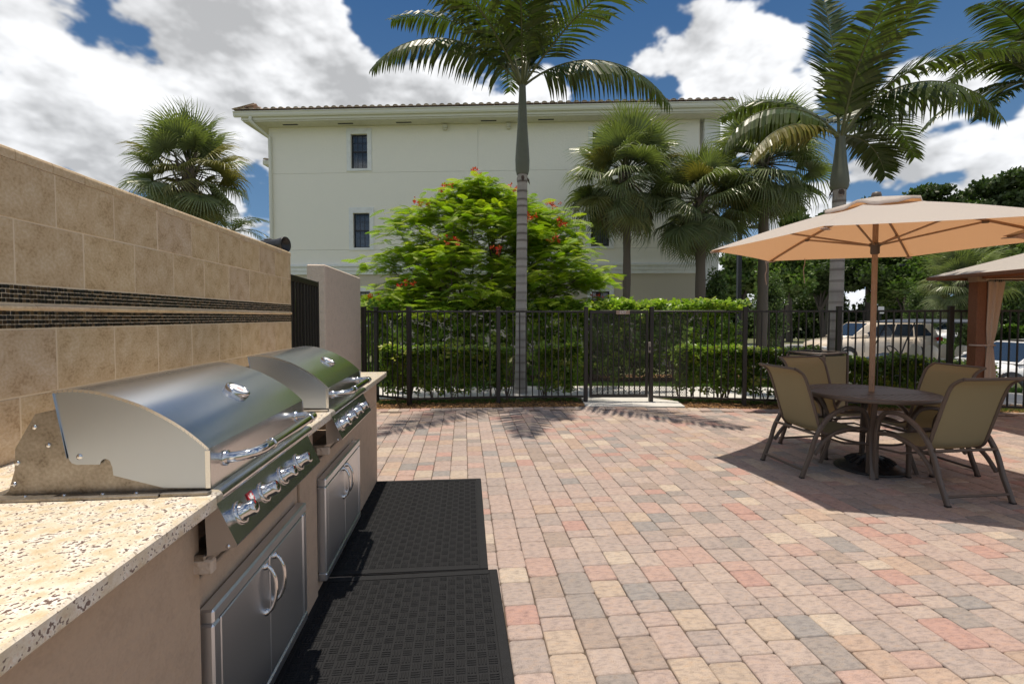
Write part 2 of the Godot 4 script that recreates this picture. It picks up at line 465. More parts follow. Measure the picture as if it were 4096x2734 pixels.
	M.bark = tri_mat(mat(Color.WHITE, 0.95), 2.5); M.bark.vertex_color_use_as_albedo = true; M.bark.albedo_texture = patch; with_bump(M.bark, mid_b, 0.8)
	M.branch = tri_mat(mat(lin(0.16, 0.115, 0.08), 0.95), 3.0); with_bump(M.branch, mid_b, 0.8)
	M.grey_bark = tri_mat(mat(lin(0.15, 0.12, 0.095), 0.95), 2.0); with_bump(M.grey_bark, mid_b, 1.0)
	M.far_bark = mat(lin(0.10, 0.085, 0.07), 0.95)
	M.crownshaft = tri_mat(mat(lin(0.115, 0.125, 0.085), 0.55), 1.0); M.crownshaft.albedo_texture = patch
# ---------------------------------------------------------------- the setting
func gh(x: float, z: float) -> float:      # the terrace is level; the car park behind it at the right lies lower
	var d := (x - 10.0) * 0.27 + (z + 8.7) * -0.96
	return -0.03 - 0.55 * smoothstep(0.0, 2.2, d) * smoothstep(5.2, 8.0, x)

func build_ground():
	var xs := [-500.0, -200.0, -100.0, -60.0, -40.0, -30.0, -20.0, -12.0, -6.0]
	for i in 60: xs.append(-3.0 + i * 0.6)
	xs += [36.0, 45.0, 60.0, 80.0, 120.0, 250.0, 500.0]
	var zs := [-700.0, -300.0, -150.0, -100.0, -70.0, -50.0, -40.0, -32.0, -27.0]
	for i in 60: zs.append(-24.0 + i * 0.4)
	zs += [3.0, 8.0, 20.0, 60.0, 200.0]
	var st := S(); st.set_smooth_group(1)
	for i in xs.size() - 1:
		for j in zs.size() - 1:
			var p := func(a, b): return Vector3(xs[a], gh(xs[a], zs[b]), zs[b])
			quad(st, p.call(i, j), p.call(i + 1, j), p.call(i + 1, j + 1), p.call(i, j + 1))
	struct("ground", st, M.ground)
	# car park: a sheet on the lower level
	st = S()
	prism(st, [Vector2(9.5, 11.6), Vector2(60, 0.5), Vector2(60, 34), Vector2(14, 34)], 0, 0.02, Transform3D(Basis(V(1, 0, 0), V(0, 0, -1), V(0, 1, 0)), V(0, -0.586, 0)))
	struct("parking_lot", st, M.asphalt)
	# footpath behind the fence, cast in slabs
	var line := [V(-8, 0, -9.7), V(-4, 0, -9.5), V(0, 0, -9.3), V(3, 0, -9.05), V(6, 0, -8.55), V(9, 0, -7.75), V(13, 0, -6.6), V(18, 0, -5.2)]
	var path := Node3D.new(); path.name = "footpath"; path.set_meta("kind", "structure"); add_child(path)
	var pts := smooth_path(line, 3)
	for i in pts.size() - 1:
		var a: Vector3 = pts[i]; var b: Vector3 = pts[i + 1]
		var t := (b - a).normalized(); var n := t.cross(Vector3.UP) * 0.72
		a += t * 0.004; b -= t * 0.004
		var sb := S()
		var low := V(0, -0.10, 0); var up := V(0, -0.008, 0)
		quad(sb, a - n + up, a + n + up, b + n + up, b - n + up)
		quad(sb, a + n + up, a + n + low, b + n + low, b + n + up)
		quad(sb, a - n + up, a - n + low, b - n + low, b - n + up)
		quad(sb, b + n + up, b + n + low, b - n + low, b - n + up)
		obj("slab", sb, M.concrete, path)
	# concrete pad at the gate
	st = S()
	prism(st, [Vector2(1.86, 7.53), Vector2(3.37, 7.36), Vector2(3.46, 7.84), Vector2(3.0, 8.36), Vector2(2.0, 8.46)], -0.08, 0.006, Transform3D(Basis(V(1, 0, 0), V(0, 0, -1), V(0, 1, 0)), V(0, 0, 0)))
	struct("gate_pad", st, M.concrete)
	# mulch strip between paving, fence and hedge
	st = S()
	prism(st, [Vector2(-1.5, 7.66), Vector2(1.86, 7.55), Vector2(3.4, 7.36), Vector2(4.6, 7.08), Vector2(8.6, 6.3), Vector2(9.0, 6.7), Vector2(6, 7.75), Vector2(3.3, 8.2), Vector2(-1.5, 8.62)], 0, 0.016, Transform3D(Basis(V(1, 0, 0), V(0, 0, -1), V(0, 1, 0)), V(0, -0.032, 0)))
	struct("mulch_bed", st, M.mulch)
	st = S()
	prism(st, [Vector2(-6, 10.35), Vector2(6.6, 9.6), Vector2(6.8, 11.6), Vector2(-6, 12.4)], 0, 0.016, Transform3D(Basis(V(1, 0, 0), V(0, 0, -1), V(0, 1, 0)), V(0, -0.032, 0)))
	struct("hedge_bed", st, M.mulch)
	# wood chips
	var chip := S(); cbox(chip, V(0, 0, 0), V(0.036, 0.005, 0.011), 0.0)
	var xf := []; var cs := []
	for i in 7000:
		var x := R(-1.45, 8.7)
		var z0 := edge_z(x) - 0.03
		if x > 1.80 and x < 3.5: continue
		var z := z0 - pow(rng.randf(), 1.3) * (0.75 if i % 3 else 0.35)
		xf.append(Transform3D(Basis(rand_dir(), R(0, 0.5)) * Basis(Vector3.UP, R(0, TAU)) * Basis().scaled(Vector3.ONE * R(0.6, 1.5)), V(x, -0.010 + R(0, 0.014), z)))
		var k := R(0.5, 1.4)
		cs.append(Color(0.30 * k, 0.165 * k, 0.062 * k) if rng.randf() < 0.75 else Color(0.10 * k, 0.055 * k, 0.028 * k))
	for i in 3500:
		var x := R(-5, 6.6); var z := -10.5 - R(0, 0.5) + 0.06 * x
		xf.append(Transform3D(Basis(rand_dir(), R(0, 0.5)) * Basis(Vector3.UP, R(0, TAU)), V(x, -0.008 + R(0, 0.01), z)))
		var k := R(0.5, 1.3); cs.append(Color(0.22 * k, 0.10 * k, 0.045 * k))
	var o := scatter("wood_chips", mesh_of(chip, M.chip), xf, cs, self)
	tag(o, "loose orange-brown wood chips along the foot of the black fence", "mulch")
	# grass
	var tuft := S()
	for i in 9:
		var a := TAU * i / 9.0 + R(0, 0.5); var r := R(0, 0.03); var lean := R(0.01, 0.05); var hh := R(0.04, 0.085)
		var b := V(cos(a) * r, 0, sin(a) * r); var sd := V(-sin(a), 0, cos(a)) * 0.0035
		tri(tuft, b - sd, b + sd, b + V(cos(a) * lean, hh, sin(a) * lean))
	xf = []; cs = []
	for i in 15000:
		var x := R(-4, 10.5); var z: float
		if i % 5 == 0:
			z = R(-8.45, -7.95) + 0.1 * x if x < 6 else R(-7.4, -6.6) - 0.2
			z = fence_z(x) - R(0.12, 0.5)
		elif i % 5 < 4: z = path_z(x) - R(0.74, 1.3)
		else:
			x = R(6.5, 14); z = path_z(x) - R(0.75, 2.4)
		if x > 1.9 and x < 3.4 and z > -8.4: continue
		if absf(z - path_z(x)) < 0.73: continue
		xf.append(Transform3D(Basis(Vector3.UP, R(0, TAU)) * Basis().scaled(V(1, R(0.6, 1.2), 1)), V(x, gh(x, z), z)))
		var k := R(0.6, 1.25); cs.append(Color(0.12 * k, 0.22 * k, 0.04 * k))
	o = scatter("grass", mesh_of(tuft, M.far_leaf), xf, cs, self)
	tag(o, "short green grass beside the pale footpath behind the fence", "grass")

func path_z(x: float) -> float:
	var line := [Vector2(-8, -9.7), Vector2(-4, -9.5), Vector2(0, -9.3), Vector2(3, -9.05), Vector2(6, -8.55), Vector2(9, -7.75), Vector2(13, -6.6), Vector2(18, -5.2)]
	for i in line.size() - 1:
		if x <= line[i + 1].x: return lerpf(line[i].y, line[i + 1].y, (x - line[i].x) / (line[i + 1].x - line[i].x))
	return -5.2

func fence_z(x: float) -> float: return -7.95 if x < 3.0 else -7.84 + 0.3006 * (x - 3.01)
func edge_z(x: float) -> float: return -7.62 + 0.03 * (x + 1.4) if x < 1.9 else -7.52 + 0.18 * (x - 1.9)

func paver_mesh(w: float, l: float, r: float) -> ArrayMesh:    # tumbled stone: rounded corners, worn top edges
	var st := S()
	var rings := []
	var jit := []
	for k in 12: jit.append(Vector2(R(-0.0018, 0.0018), R(-0.0018, 0.0018)))
	for lv in [[0.0, -0.045], [0.0, -0.008], [0.0022, -0.0024], [0.008, 0.0]]:
		var ring := []
		for c in 4:
			var sx: float = [1, -1, -1, 1][c]; var sz: float = [1, 1, -1, -1][c]
			var rr: float = maxf(r - lv[0] * 0.5, 0.004)
			for k in 3:
				var a: float = PI / 2 * c + PI / 4 * k
				var q: Vector2 = Vector2(sx * (w / 2 - lv[0] - rr) + cos(a) * rr, sz * (l / 2 - lv[0] - rr) + sin(a) * rr) + jit[c * 3 + k]
				ring.append(V(q.x, lv[1] - (0.0022 if k == 1 and lv[1] == 0.0 else 0.0), q.y))
		rings.append(ring)
	var o := V(0, -0.02, 0)
	st.set_smooth_group(1)
	for i in 3:
		for k in 12:
			oquad(st, rings[i][k], rings[i][(k + 1) % 12], rings[i + 1][(k + 1) % 12], rings[i + 1][k], o)
	for k in 12: otri(st, V(0, 0.0012, 0), rings[3][k], rings[3][(k + 1) % 12], o)
	return mesh_of(st)

func build_paving():
	var root := Node3D.new(); root.name = "patio"; root.set_meta("kind", "structure"); add_child(root)
	var st := S()
	prism(st, [Vector2(-1.5, -1.2), Vector2(10, -1.2), Vector2(10, 6.05), Vector2(4.6, 7.05), Vector2(1.9, 7.5), Vector2(-1.5, 7.6)], 0, 0.02, Transform3D(Basis(V(1, 0, 0), V(0, 0, -1), V(0, 1, 0)), V(0, -0.034, 0)))
	obj("sand_bed", st, M.bed, root)
	var W := 0.1545; var gap := 0.003
	var lens := [0.104, 0.1545, 0.206]
	var meshes := []
	for l in lens:
		meshes.append([paver_mesh(W - gap, l - gap, 0.013), paver_mesh(W - gap, l - gap, 0.017), paver_mesh(W - gap, l - gap, 0.011)])
	var list := []
	for i in range(-10, 65):
		var x := 0.03 + (i + 0.5) * W
		var z := 0.6 + R(0, 0.2)
		while true:
			var k := 0 if rng.randf() < 0.24 else (1 if rng.randf() < 0.56 else 2)
			var zn: float = z - lens[k]
			if zn < edge_z(x) + 0.16: break
			var zc: float = (z + zn) / 2
			z = zn
			if x > 1.45 * -zc + 2.6 or x < -0.70 and zc > -4.32: continue
			list.append([k, V(x, 0, zc), 0.0])
	# a header course along the planting bed
	var x := -1.5
	while x < 8.8:
		var a := atan(0.03 if x < 1.9 else 0.18)
		list.append([2, V(x, 0, edge_z(x) + 0.075), -a]); x += W * cos(a)
	for it in list:
		var p: Vector3 = it[1]
		it[1] = p + V(R(-0.0015, 0.0015), R(-0.0022, 0.0016), R(-0.0015, 0.0015)); it[2] += R(-0.008, 0.008)
		var fw := -p.z * cos(0.0957) + p.x * sin(0.0957)
		var rt := p.x * cos(0.0957) + p.z * sin(0.0957)
		var seen := fw > 1.88 and absf(rt) < fw * 1.02 and p.x > 0.1
		it.append(lens[it[0]] / pow(maxf(p.length(), 0.5), 3) if seen else 0.0)
	list.sort_custom(func(a, b): return a[3] > b[3])
	var rest := []; var rest_c := []
	var pick := [0, 0, 0, 1, 1, 2, 2, 3, 3, 4, 4, 5, 6, 7, 8, 9, 10, 11, 11, 12, 13, 13]
	for i in list.size():
		var it = list[i]
		var c: int = pick[rng.randi() % pick.size()]
		var bs := Basis(Vector3.UP, it[2] + (PI if rng.randf() < 0.5 else 0.0)) * Basis(Vector3.RIGHT, R(-0.008, 0.008)) * Basis(Vector3.BACK, R(-0.008, 0.008))
		if i < 300:
			var o := obj("paver", meshes[it[0]][rng.randi() % 3], M.pavers[c], root)
			o.transform = Transform3D(bs, it[1])
		else:
			rest.append(Transform3D(bs * Basis().scaled(V(1, 1, (lens[it[0]] - gap) / (lens[1] - gap))), it[1]))
			var k := R(0.93, 1.07); var q: Color = M.paver_cols[c]; rest_c.append(Color(q.r * k, q.g * k, q.b * k))
	# the farther stones: one part
	var m: ArrayMesh = meshes[1][0].duplicate(); m.surface_set_material(0, M.paver_any)
	scatter("distant_pavers", m, rest, rest_c, root)

func tile(parent, called, a: Vector3, b: Vector3, m):    # one wall tile facing +x between two corners
	var st := S()
	var w := absf(b.z - a.z); var h := absf(b.y - a.y); var t := 0.009
	cbox(st, V(t / 2, 0, 0), V(t, h, w), 0.0015)
	var o := obj(called, st, m, parent)
	o.position = V(a.x + R(-0.0006, 0.0012), (a.y + b.y) / 2, (a.z + b.z) / 2)
	o.rotation = V(0, R(-0.004, 0.004), R(-0.004, 0.004))
	return o

func build_wall():
	var X := -1.42
	var root := thing("barbecue_wall", "long wall of travertine tiles with dark mosaic band behind the grills", "wall", V(0, 0, 0))
	var st := S(); span(st, V(X - 0.2, 0, 1.6), V(X + 0.0078, 1.864, -4.285))
	obj("core", st, M.grout, root)
	var P := 0.2915; var g := 0.0055
	var i := 0
	# [y0, y1, z of one joint]
	for row in [[1.682, 1.862, -1.905], [1.477, 1.678, -2.028], [1.118, 1.330, -1.890], [0.916, 1.114, -2.030]]:
		var z: float = row[2] + 11 * P
		while z > -4.29:
			var z1 := maxf(z - P, -4.287)
			if z - z1 > 0.02: tile(root, "tile", V(X, row[0], z - g / 2), V(X, row[1], z1 + g / 2), M.tile[rng.randi() % 6])
			z = z1 if z1 > -4.28 else -9.0
	# cap course of rounded trim, half the tile length
	var z := -1.75 + 22 * P / 2
	while z > -4.29:
		var z1 := maxf(z - P / 2, -4.287)
		var c := S()
		var prof := [Vector2(0.011, 0), Vector2(0.011, 0.026), Vector2(0.008, 0.034), Vector2(0.001, 0.038), Vector2(-0.22, 0.038), Vector2(-0.22, 0)]
		prism(c, prof, -(z - z1) / 2 + 0.001, (z - z1) / 2 - 0.001)
		var o := obj("cap_tile", c, M.tile[rng.randi() % 6], root)
		o.position = V(X, 1.865 + R(-0.0008, 0.0008), (z + z1) / 2)
		z = z1 if z1 > -4.28 else -9.0
	# end face of the wall
	for yy in [[0.0, 0.3], [0.304, 0.6], [0.604, 0.9], [0.904, 1.114], [1.118, 1.33], [1.334, 1.474], [1.478, 1.678], [1.682, 1.862]]:
		var c := S(); cbox(c, V(X - 0.1, (yy[0] + yy[1]) / 2, -4.2905), V(0.2, yy[1] - yy[0], 0.009), 0.001)
		obj("end_tile", c, M.tile[rng.randi() % 6], root)
	# pencil moulding in short lengths
	z = 1.4
	while z > -4.28:
		var z1 := maxf(z - P, -4.287)
		var c := S(); var pr := []
		for k in 9:
			var a := -PI / 2 + PI * k / 8.0
			pr.append(Vector2(cos(a) * 0.017, 1.4005 + sin(a) * 0.0115))
		pr.append(Vector2(-0.002, 1.412)); pr.append(Vector2(-0.002, 1.389))
		prism(c, pr, -(z - z1) / 2 + 0.0008, (z - z1) / 2 - 0.0008)
		var o := obj("moulding", c, M.tile[(i + 4) % 6], root); i += 1
		o.position = V(X, R(-0.001, 0.001), (z + z1) / 2)
		z = z1 if z1 > -4.28 else -9.0
	# mosaic
	var ms := S(); cbox(ms, V(0.0068, 0, 0), V(0.008, 0.0122, 0.0120), 0.0012)
	var small := mesh_of(ms)
	var far := []; var far_c := []; var n := 0
	z = -1.40
	var cells := []
	while z > -4.28:
		for y0 in [1.4155, 1.3335]:
			for r in 4: cells.append(V(X, y0 + 0.0071 + r * 0.0143 + R(-0.0005, 0.0005), z - 0.007 + R(-0.0007, 0.0007)))
		z -= 0.0143
	for z2 in range(0, 180):
		for y0 in [1.4155, 1.3335]:
			for r in 4: cells.append(V(X, y0 + 0.0071 + r * 0.0143, -1.39 + z2 * 0.0143))
	for c in cells:
		var b := Basis(Vector3.RIGHT, R(-0.06, 0.06)) * Basis(Vector3.UP, R(-0.03, 0.03)) * Basis().scaled(V(1, R(0.93, 1.03), R(0.93, 1.03)))
		var k: int = [0, 0, 1, 1, 2, 3, 3, 4][rng.randi() % 8]
		if n < 300:
			var o := obj("mosaic_tile", small, M.mosaic[k], root); o.transform = Transform3D(b, c)
		else:
			far.append(Transform3D(b, c)); far_c.append(M.mosaic_cols[k])
		n += 1
	var m2: ArrayMesh = small.duplicate(); m2.surface_set_material(0, M.mosaic_any)
	scatter("mosaic_field", m2, far, far_c, root)
	# black horn loudspeaker standing on the wall
	var sp := thing("loudspeaker", "black round outdoor loudspeaker on top of the tiled wall", "loudspeaker", V(-1.585, 1.904, -4.38), 1.25)
	var c := S()
	lathe(c, [Vector2(0.0, -0.16), Vector2(0.045, -0.16), Vector2(0.055, -0.12), Vector2(0.062, 0.06), Vector2(0.078, 0.13), Vector2(0.083, 0.15), Vector2(0.083, 0.165), Vector2(0.070, 0.165), Vector2(0.060, 0.13), Vector2(0, 0.11)], 28, Transform3D(Basis(V(1, 0, 0), PI / 2).scaled(Vector3.ONE * 0.78), V(0, 0.066, 0)))
	obj("horn", c, M.iron, sp)
	c = S(); span(c, V(-0.02, -0.002, -0.05), V(0.02, 0.04, 0.05), 0.004); obj("bracket", c, M.iron, sp)
	c = S(); span(c, V(-0.012, 0.112, -0.08), V(0.012, 0.119, -0.01), 0.002); obj("switch_plate", c, M.frame, sp)

func build_pillar_and_side_gate():
	var p := thing("stucco_pillar", "rough beige stucco wall pillar at the left end of the black fence", "pillar", V(0, 0, 0))
	var st := S(); span(st, V(-1.785, -0.02, -7.93), V(-1.58, 1.972, -5.95), 0.012); obj("wall", st, M.pillar, p)
	var gt := thing("side_gate", "dark brown metal gate between tiled wall and stucco pillar", "gate", V(-1.455, 0, -4.315))
	gt.rotation.y = atan2(-0.045, 1.0) * -1.0
	st = S(); span(st, V(-0.02, 1.68, 0), V(0.02, 1.73, -1.02), 0.003); obj("rail", st, M.fence, gt)
	st = S(); span(st, V(-0.02, 0.10, 0), V(0.02, 0.15, -1.02), 0.003); obj("rail", st, M.fence, gt)
	for z in [0.0, -0.985]:
		st = S(); span(st, V(-0.022, 0.05, z - 0.035), V(0.022, 1.735, z), 0.003); obj("stile", st, M.fence, gt)
	for i in 9:
		st = S(); var zz := -0.08 - i * 0.105
		span(st, V(-0.01, 0.15, zz - 0.022), V(0.012, 1.68, zz), 0.002); obj("picket", st, M.fence, gt)
	st = S()
	for i in 38: 
		var zz := -0.04 - i * 0.025
		span(st, V(-0.016, 0.15, zz - 0.015), V(-0.014, 1.68, zz))
	obj("privacy_screen", st, M.fence, gt)

func build_island():
	var r := thing("grill_island", "long beige stucco barbecue island with pale speckled granite worktop", "barbecue island")
	var st := S()
	# stucco body around the grill cut-outs; the panels differ a little in depth
	span(st, V(-1.415, -0.03, 1.5), V(-0.700, 0.872, -1.385), 0.004)
	obj("near_body", st, M.island, r)
	st = S()
	span(st, V(-1.415, -0.03, -1.386), V(-0.724, 0.655, -4.245), 0.004)          # under the grills
	obj("body", st, M.island, r)
	st = S(); span(st, V(-1.415, 0.656, -2.135), V(-0.7245, 0.872, -2.475), 0.003); obj("pier", st, M.island, r)
	st = S(); span(st, V(-1.415, 0.656, -3.295), V(-0.7245, 0.872, -4.245), 0.003); obj("pier", st, M.island, r)
	st = S(); span(st, V(-0.7235, -0.03, -2.24), V(-0.712, 0.655, -2.485), 0.002); obj("plaster_strip", st, M.island, r)
	# granite worktop pieces
	for q in [[V(-1.415, 0.873, 1.5), V(-0.635, 0.914, -1.350)], [V(-1.415, 0.873, -2.125), V(-0.640, 0.914, -2.485)], [V(-1.415, 0.873, -3.285), V(-0.645, 0.914, -4.275)], [V(-1.415, 0.873, -1.352), V(-1.165, 0.914, -2.123)], [V(-1.415, 0.873, -2.487), V(-1.165, 0.914, -3.283)]]:
		st = S(); span(st, q[0], q[1], 0.005); obj("worktop", st, M.granite, r)
	# steel double doors
	for d in [[-1.402, -2.208, "near"], [-2.512, -3.330, "far"]]:
		var t := Node3D.new(); t.name = "cabinet_doors"; r.add_child(t, true); t.position = V(-0.70, 0.066, d[0])
		t.set_meta("label", "brushed steel double cabinet doors under the %s grill" % d[2])
		var L: float = d[0] - d[1]; var H := 0.512; var fx := 0.024
		var f := S()
		span(f, V(-0.02, H - 0.040, 0), V(fx, H, -L), 0.006); span(f, V(-0.02, 0, 0), V(fx, 0.040, -L), 0.006)
		span(f, V(-0.021, 0.041, 0), V(fx - 0.001, H - 0.041, -0.044), 0.006); span(f, V(-0.021, 0.041, -L + 0.044), V(fx - 0.001, H - 0.041, -L), 0.006)
		obj("frame", f, M.door_steel, t)
		f = S(); span(f, V(-0.02, 0.03, -0.04), V(-0.002, H - 0.03, -L + 0.04)); obj("backing", f, M.dark_hole, t)
		var mid := -L / 2.0
		for s in [-1, 1]:
			var z0 := -0.050 if s == -1 else mid - 0.0025
			var z1 := mid + 0.0025 if s == -1 else -L + 0.050
			f = S(); span(f, V(0.0, 0.046, z0), V(0.020, H - 0.046, z1), 0.003); obj("door", f, M.door_steel, t)
			var hz: float = mid + (0.04 if s == -1 else -0.04)
			f = S()
			var hp := []
			for k in 13:
				var a := PI * k / 12.0
				hp.append(V(0.022 + sin(a) * 0.034, 0.372 + cos(a) * 0.080, hz))
			tube(f, [V(0.018, 0.452, hz)] + hp + [V(0.018, 0.292, hz)], 0.0068, 8)
			lathe(f, [Vector2(0.013, 0), Vector2(0.012, 0.008), Vector2(0.006, 0.012)], 12, Transform3D(Basis(V(0, 0, 1), -PI / 2), V(0.0195, 0.452, hz)))
			lathe(f, [Vector2(0.013, 0), Vector2(0.012, 0.008), Vector2(0.006, 0.012)], 12, Transform3D(Basis(V(0, 0, 1), -PI / 2), V(0.0195, 0.292, hz)))
			obj("handle", f, M.chrome, t)

func build_house():
	var a := deg_to_rad(8.4)
	var r := thing("apartment_house", "three storey cream stucco house with red barrel tile roof", "building", V(0.62, 0, -19.88), -a)
	# local frame: x along the facade, y up, facade at z = 0 facing +z
	var wins := [[-5.09, 7.24, 0.66, 1.34], [-5.03, 4.13, 0.66, 1.36], [4.40, 7.16, 0.68, 1.32], [4.36, 4.12, 0.70, 1.34], [4.40, 1.05, 0.68, 1.32], [-5.03, 1.05, 0.66, 1.34]]
	# facade panels between the control joints, with real window openings
	var xs := [-8.42, -0.05, 8.45]; var ys := [-0.7, 3.10, 4.05, 7.08, 8.90]
	for i in 2:
		for j in 4:
			var x0: float = xs[i] + (0.004 if i else 0.0); var x1: float = xs[i + 1] - (0.004 if i == 0 else 0.0)
			var y0: float = ys[j] + (0.004 if j > 1 else 0.0); var y1: float = ys[j + 1] - (0.004 if j > 0 and j < 3 else 0.0)
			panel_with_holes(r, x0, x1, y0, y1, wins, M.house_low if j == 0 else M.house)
	var st := S(); span(st, V(-8.41, -0.7, -9.0), V(8.4, 8.9, -0.42)); obj("inner_wall", st, M.house, r)
	for w in wins: house_window(r, w)
	# belt course
	st = S(); span(st, V(-8.46, 3.06, -0.1), V(8.40, 3.20, 0.07), 0.01); span(st, V(-8.48, 3.20, -0.1), V(8.42, 3.36, 0.10), 0.012); span(st, V(-8.50, 3.36, -0.1), V(8.44, 3.46, 0.15), 0.012)
	obj("belt_course", st, M.trim, r)
	# side return of the wall and corner post with balcony at the right
	st = S(); span(st, V(8.62, -0.7, -0.55), V(9.22, 9.0, 0.05), 0.02); obj("corner_post", st, M.trim, r)
	st = S(); span(st, V(8.54, 4.95, -0.60), V(9.30, 5.16, 0.12), 0.02); obj("post_collar", st, M.trim, r)
	st = S(); span(st, V(8.56, 1.6, -0.58), V(9.28, 2.05, 0.10), 0.02); obj("post_collar", st, M.trim, r)
	st = S(); span(st, V(8.40, 2.72, -3.0), V(9.2, 2.92, -0.02), 0.01); obj("balcony_slab", st, M.trim, r)
	st = S(); span(st, V(8.40, 5.82, -3.0), V(9.2, 6.0, -0.02), 0.01); obj("balcony_slab", st, M.trim, r)
	st = S()
	span(st, V(8.41, 3.86, -0.12), V(8.615, 3.90, -0.08)); span(st, V(8.41, 3.0, -0.12), V(8.615, 3.03, -0.08))
	for k in 4: span(st, V(8.43 + k * 0.055, 3.0, -0.11), V(8.445 + k * 0.055, 3.86, -0.09))
	obj("balcony_railing", st, M.fence, r)
	st = S(); sweep(st, [V(8.42, 3.0, -0.5), V(8.48, 3.4, -0.5), V(8.6, 3.85, -0.5)], 0.5, 0.05, V(1, 0, 0)); var bc := obj("balcony_chair", st, mat(lin(0.22, 0.02, 0.03), 0.7)); bc.transform = r.transform
	tag(bc, "dark red chair behind the railing of the house's corner balcony", "chair")
	# soffit, fascia, gutter
	st = S(); span(st, V(-9.1, 8.905, -9.6), V(9.35, 8.96, 0.62)); obj("soffit", st, M.soffit, r)
	st = S(); span(st, V(-9.15, 8.962, -9.7), V(9.4, 9.22, 0.66)); obj("fascia", st, M.gutter, r)
	st = S()
	var gp := [Vector2(0, 0), Vector2(0.08, 0), Vector2(0.11, 0.06), Vector2(0.115, 0.14), Vector2(0.14, 0.16), Vector2(0.14, 0.19), Vector2(0, 0.19)]
	prism(st, gp, -9.4, 9.6, Transform3D(Basis(V(0, 0, 1), V(0, 1, 0), V(1, 0, 0)), V(0, 9.06, 0.662)))
	obj("gutter", st, M.gutter, r)
	for x in [-7.4, -5.2, -2.9, 0.4, 2.6, 5.6]:
		st = S(); span(st, V(x - 0.3, 8.898, 0.22), V(x + 0.3, 8.904, 0.32)); obj("soffit_vent", st, M.room, r)
	for x in [-1.32, 1.16]:
		st = S(); span(st, V(x - 0.09, 8.72, 0.01), V(x + 0.09, 8.86, 0.16), 0.015); span(st, V(x - 0.07, 8.66, 0.03), V(x + 0.07, 8.719, 0.13), 0.01); obj("wall_lamp", st, M.soffit, r)
	# downspout
	st = S(); tube(st, smooth_path([V(-8.75, 9.05, 0.70), V(-8.72, 8.86, 0.68), V(-8.40, 8.52, 0.14), V(-8.34, 8.3, 0.09), V(-8.33, 6.0, 0.09), V(-8.33, 0.0, 0.09)], 4), 0.065, 8); obj("downspout", st, M.gutter, r)
	# barrel tiles
	var roof := Node3D.new(); roof.name = "roof"; r.add_child(roof)
	st = S()
	var ov := V(0, 0, 0)
	var e := [V(-9.35, 9.28, 0.80), V(9.6, 9.28, 0.80), V(9.6, 9.28, -9.9), V(-9.35, 9.28, -9.9)]
	var rg := [V(-5.2, 10.5, -4.5), V(5.4, 10.5, -4.5)]
	quad(st, e[0], e[1], rg[1], rg[0]); quad(st, e[2], e[3], rg[0], rg[1]); tri(st, e[3], e[0], rg[0]); tri(st, e[1], e[2], rg[1])
	obj("roof_deck", st, M.roof[2], roof)
	var bt := S()
	for k in 8:
		var c0 := PI * k / 8.0; var c1 := PI * (k + 1) / 8.0
		var q := func(c, z, s): return V(cos(c) * 0.105 * s, sin(c) * 0.070 * s + 0.010, z)
		quad(bt, q.call(c0, 0, 1.0), q.call(c1, 0, 1.0), q.call(c1, -0.9, 0.85), q.call(c0, -0.9, 0.85))
		quad(bt, q.call(c0, 0, 0.84), q.call(c1, 0, 0.84), q.call(c1, 0, 1.0), q.call(c0, 0, 1.0))
		tri(bt, V(0, 0.008, -0.02), q.call(c0, -0.02, 0.84), q.call(c1, -0.02, 0.84))
	box(bt, V(0.145, 0.018, -0.45), V(0.085, 0.012, 0.9))
	var bm := mesh_of(bt)
	var slope := atan2(1.22, 5.3)
	for i in 64:
		var o := obj("roof_tile", bm, M.roof[rng.randi() % 3], roof)
		o.transform = Transform3D(Basis(Vector3.RIGHT, slope), V(-9.25 + i * 0.2945, 9.285 + R(-0.006, 0.006), 0.84))
	for i in 10:
		var o := obj("roof_tile", bm, M.roof[rng.randi() % 3], roof)
		o.transform = Transform3D(Basis(Vector3.UP, -PI / 2) * Basis(Vector3.RIGHT, slope), V(-9.38, 9.285, 0.70 - i * 0.2945))
	# lower wing behind the left corner
	st = S(); span(st, V(-8.9, 7.62, -4.2), V(-8.44, 7.76, -1.2)); span(st, V(-9.25, 7.765, -4.3), V(-8.44, 7.95, -1.0), 0.01); obj("wing_eave", st, M.gutter, r)
	for i in 3:
		var o := obj("roof_tile", bm, M.roof[i], roof)
		o.transform = Transform3D(Basis(Vector3.RIGHT, slope), V(-9.12 + i * 0.28, 7.955, -0.98))

func panel_with_holes(r, x0, x1, y0, y1, wins, m):
	var holes := []
	for w in wins:
		if w[0] > x0 and w[0] + w[2] < x1 and w[1] < y1 and w[1] + w[3] > y0: holes.append(w)
	var st := S()
	if holes.is_empty():
		span(st, V(x0, y0, -0.2), V(x1, y1, 0), 0.004)
	else:
		var w = holes[0]
		var b := maxf(w[1], y0); var t := minf(w[1] + w[3], y1)
		span(st, V(x0, y0, -0.2), V(w[0], y1, 0)); span(st, V(w[0] + w[2], y0, -0.2), V(x1, y1, 0))
		if b > y0: span(st, V(w[0], y0, -0.2), V(w[0] + w[2], b, 0))
		if t < y1: span(st, V(w[0], t, -0.2), V(w[0] + w[2], y1, 0))
	obj("wall_panel", st, m, r)

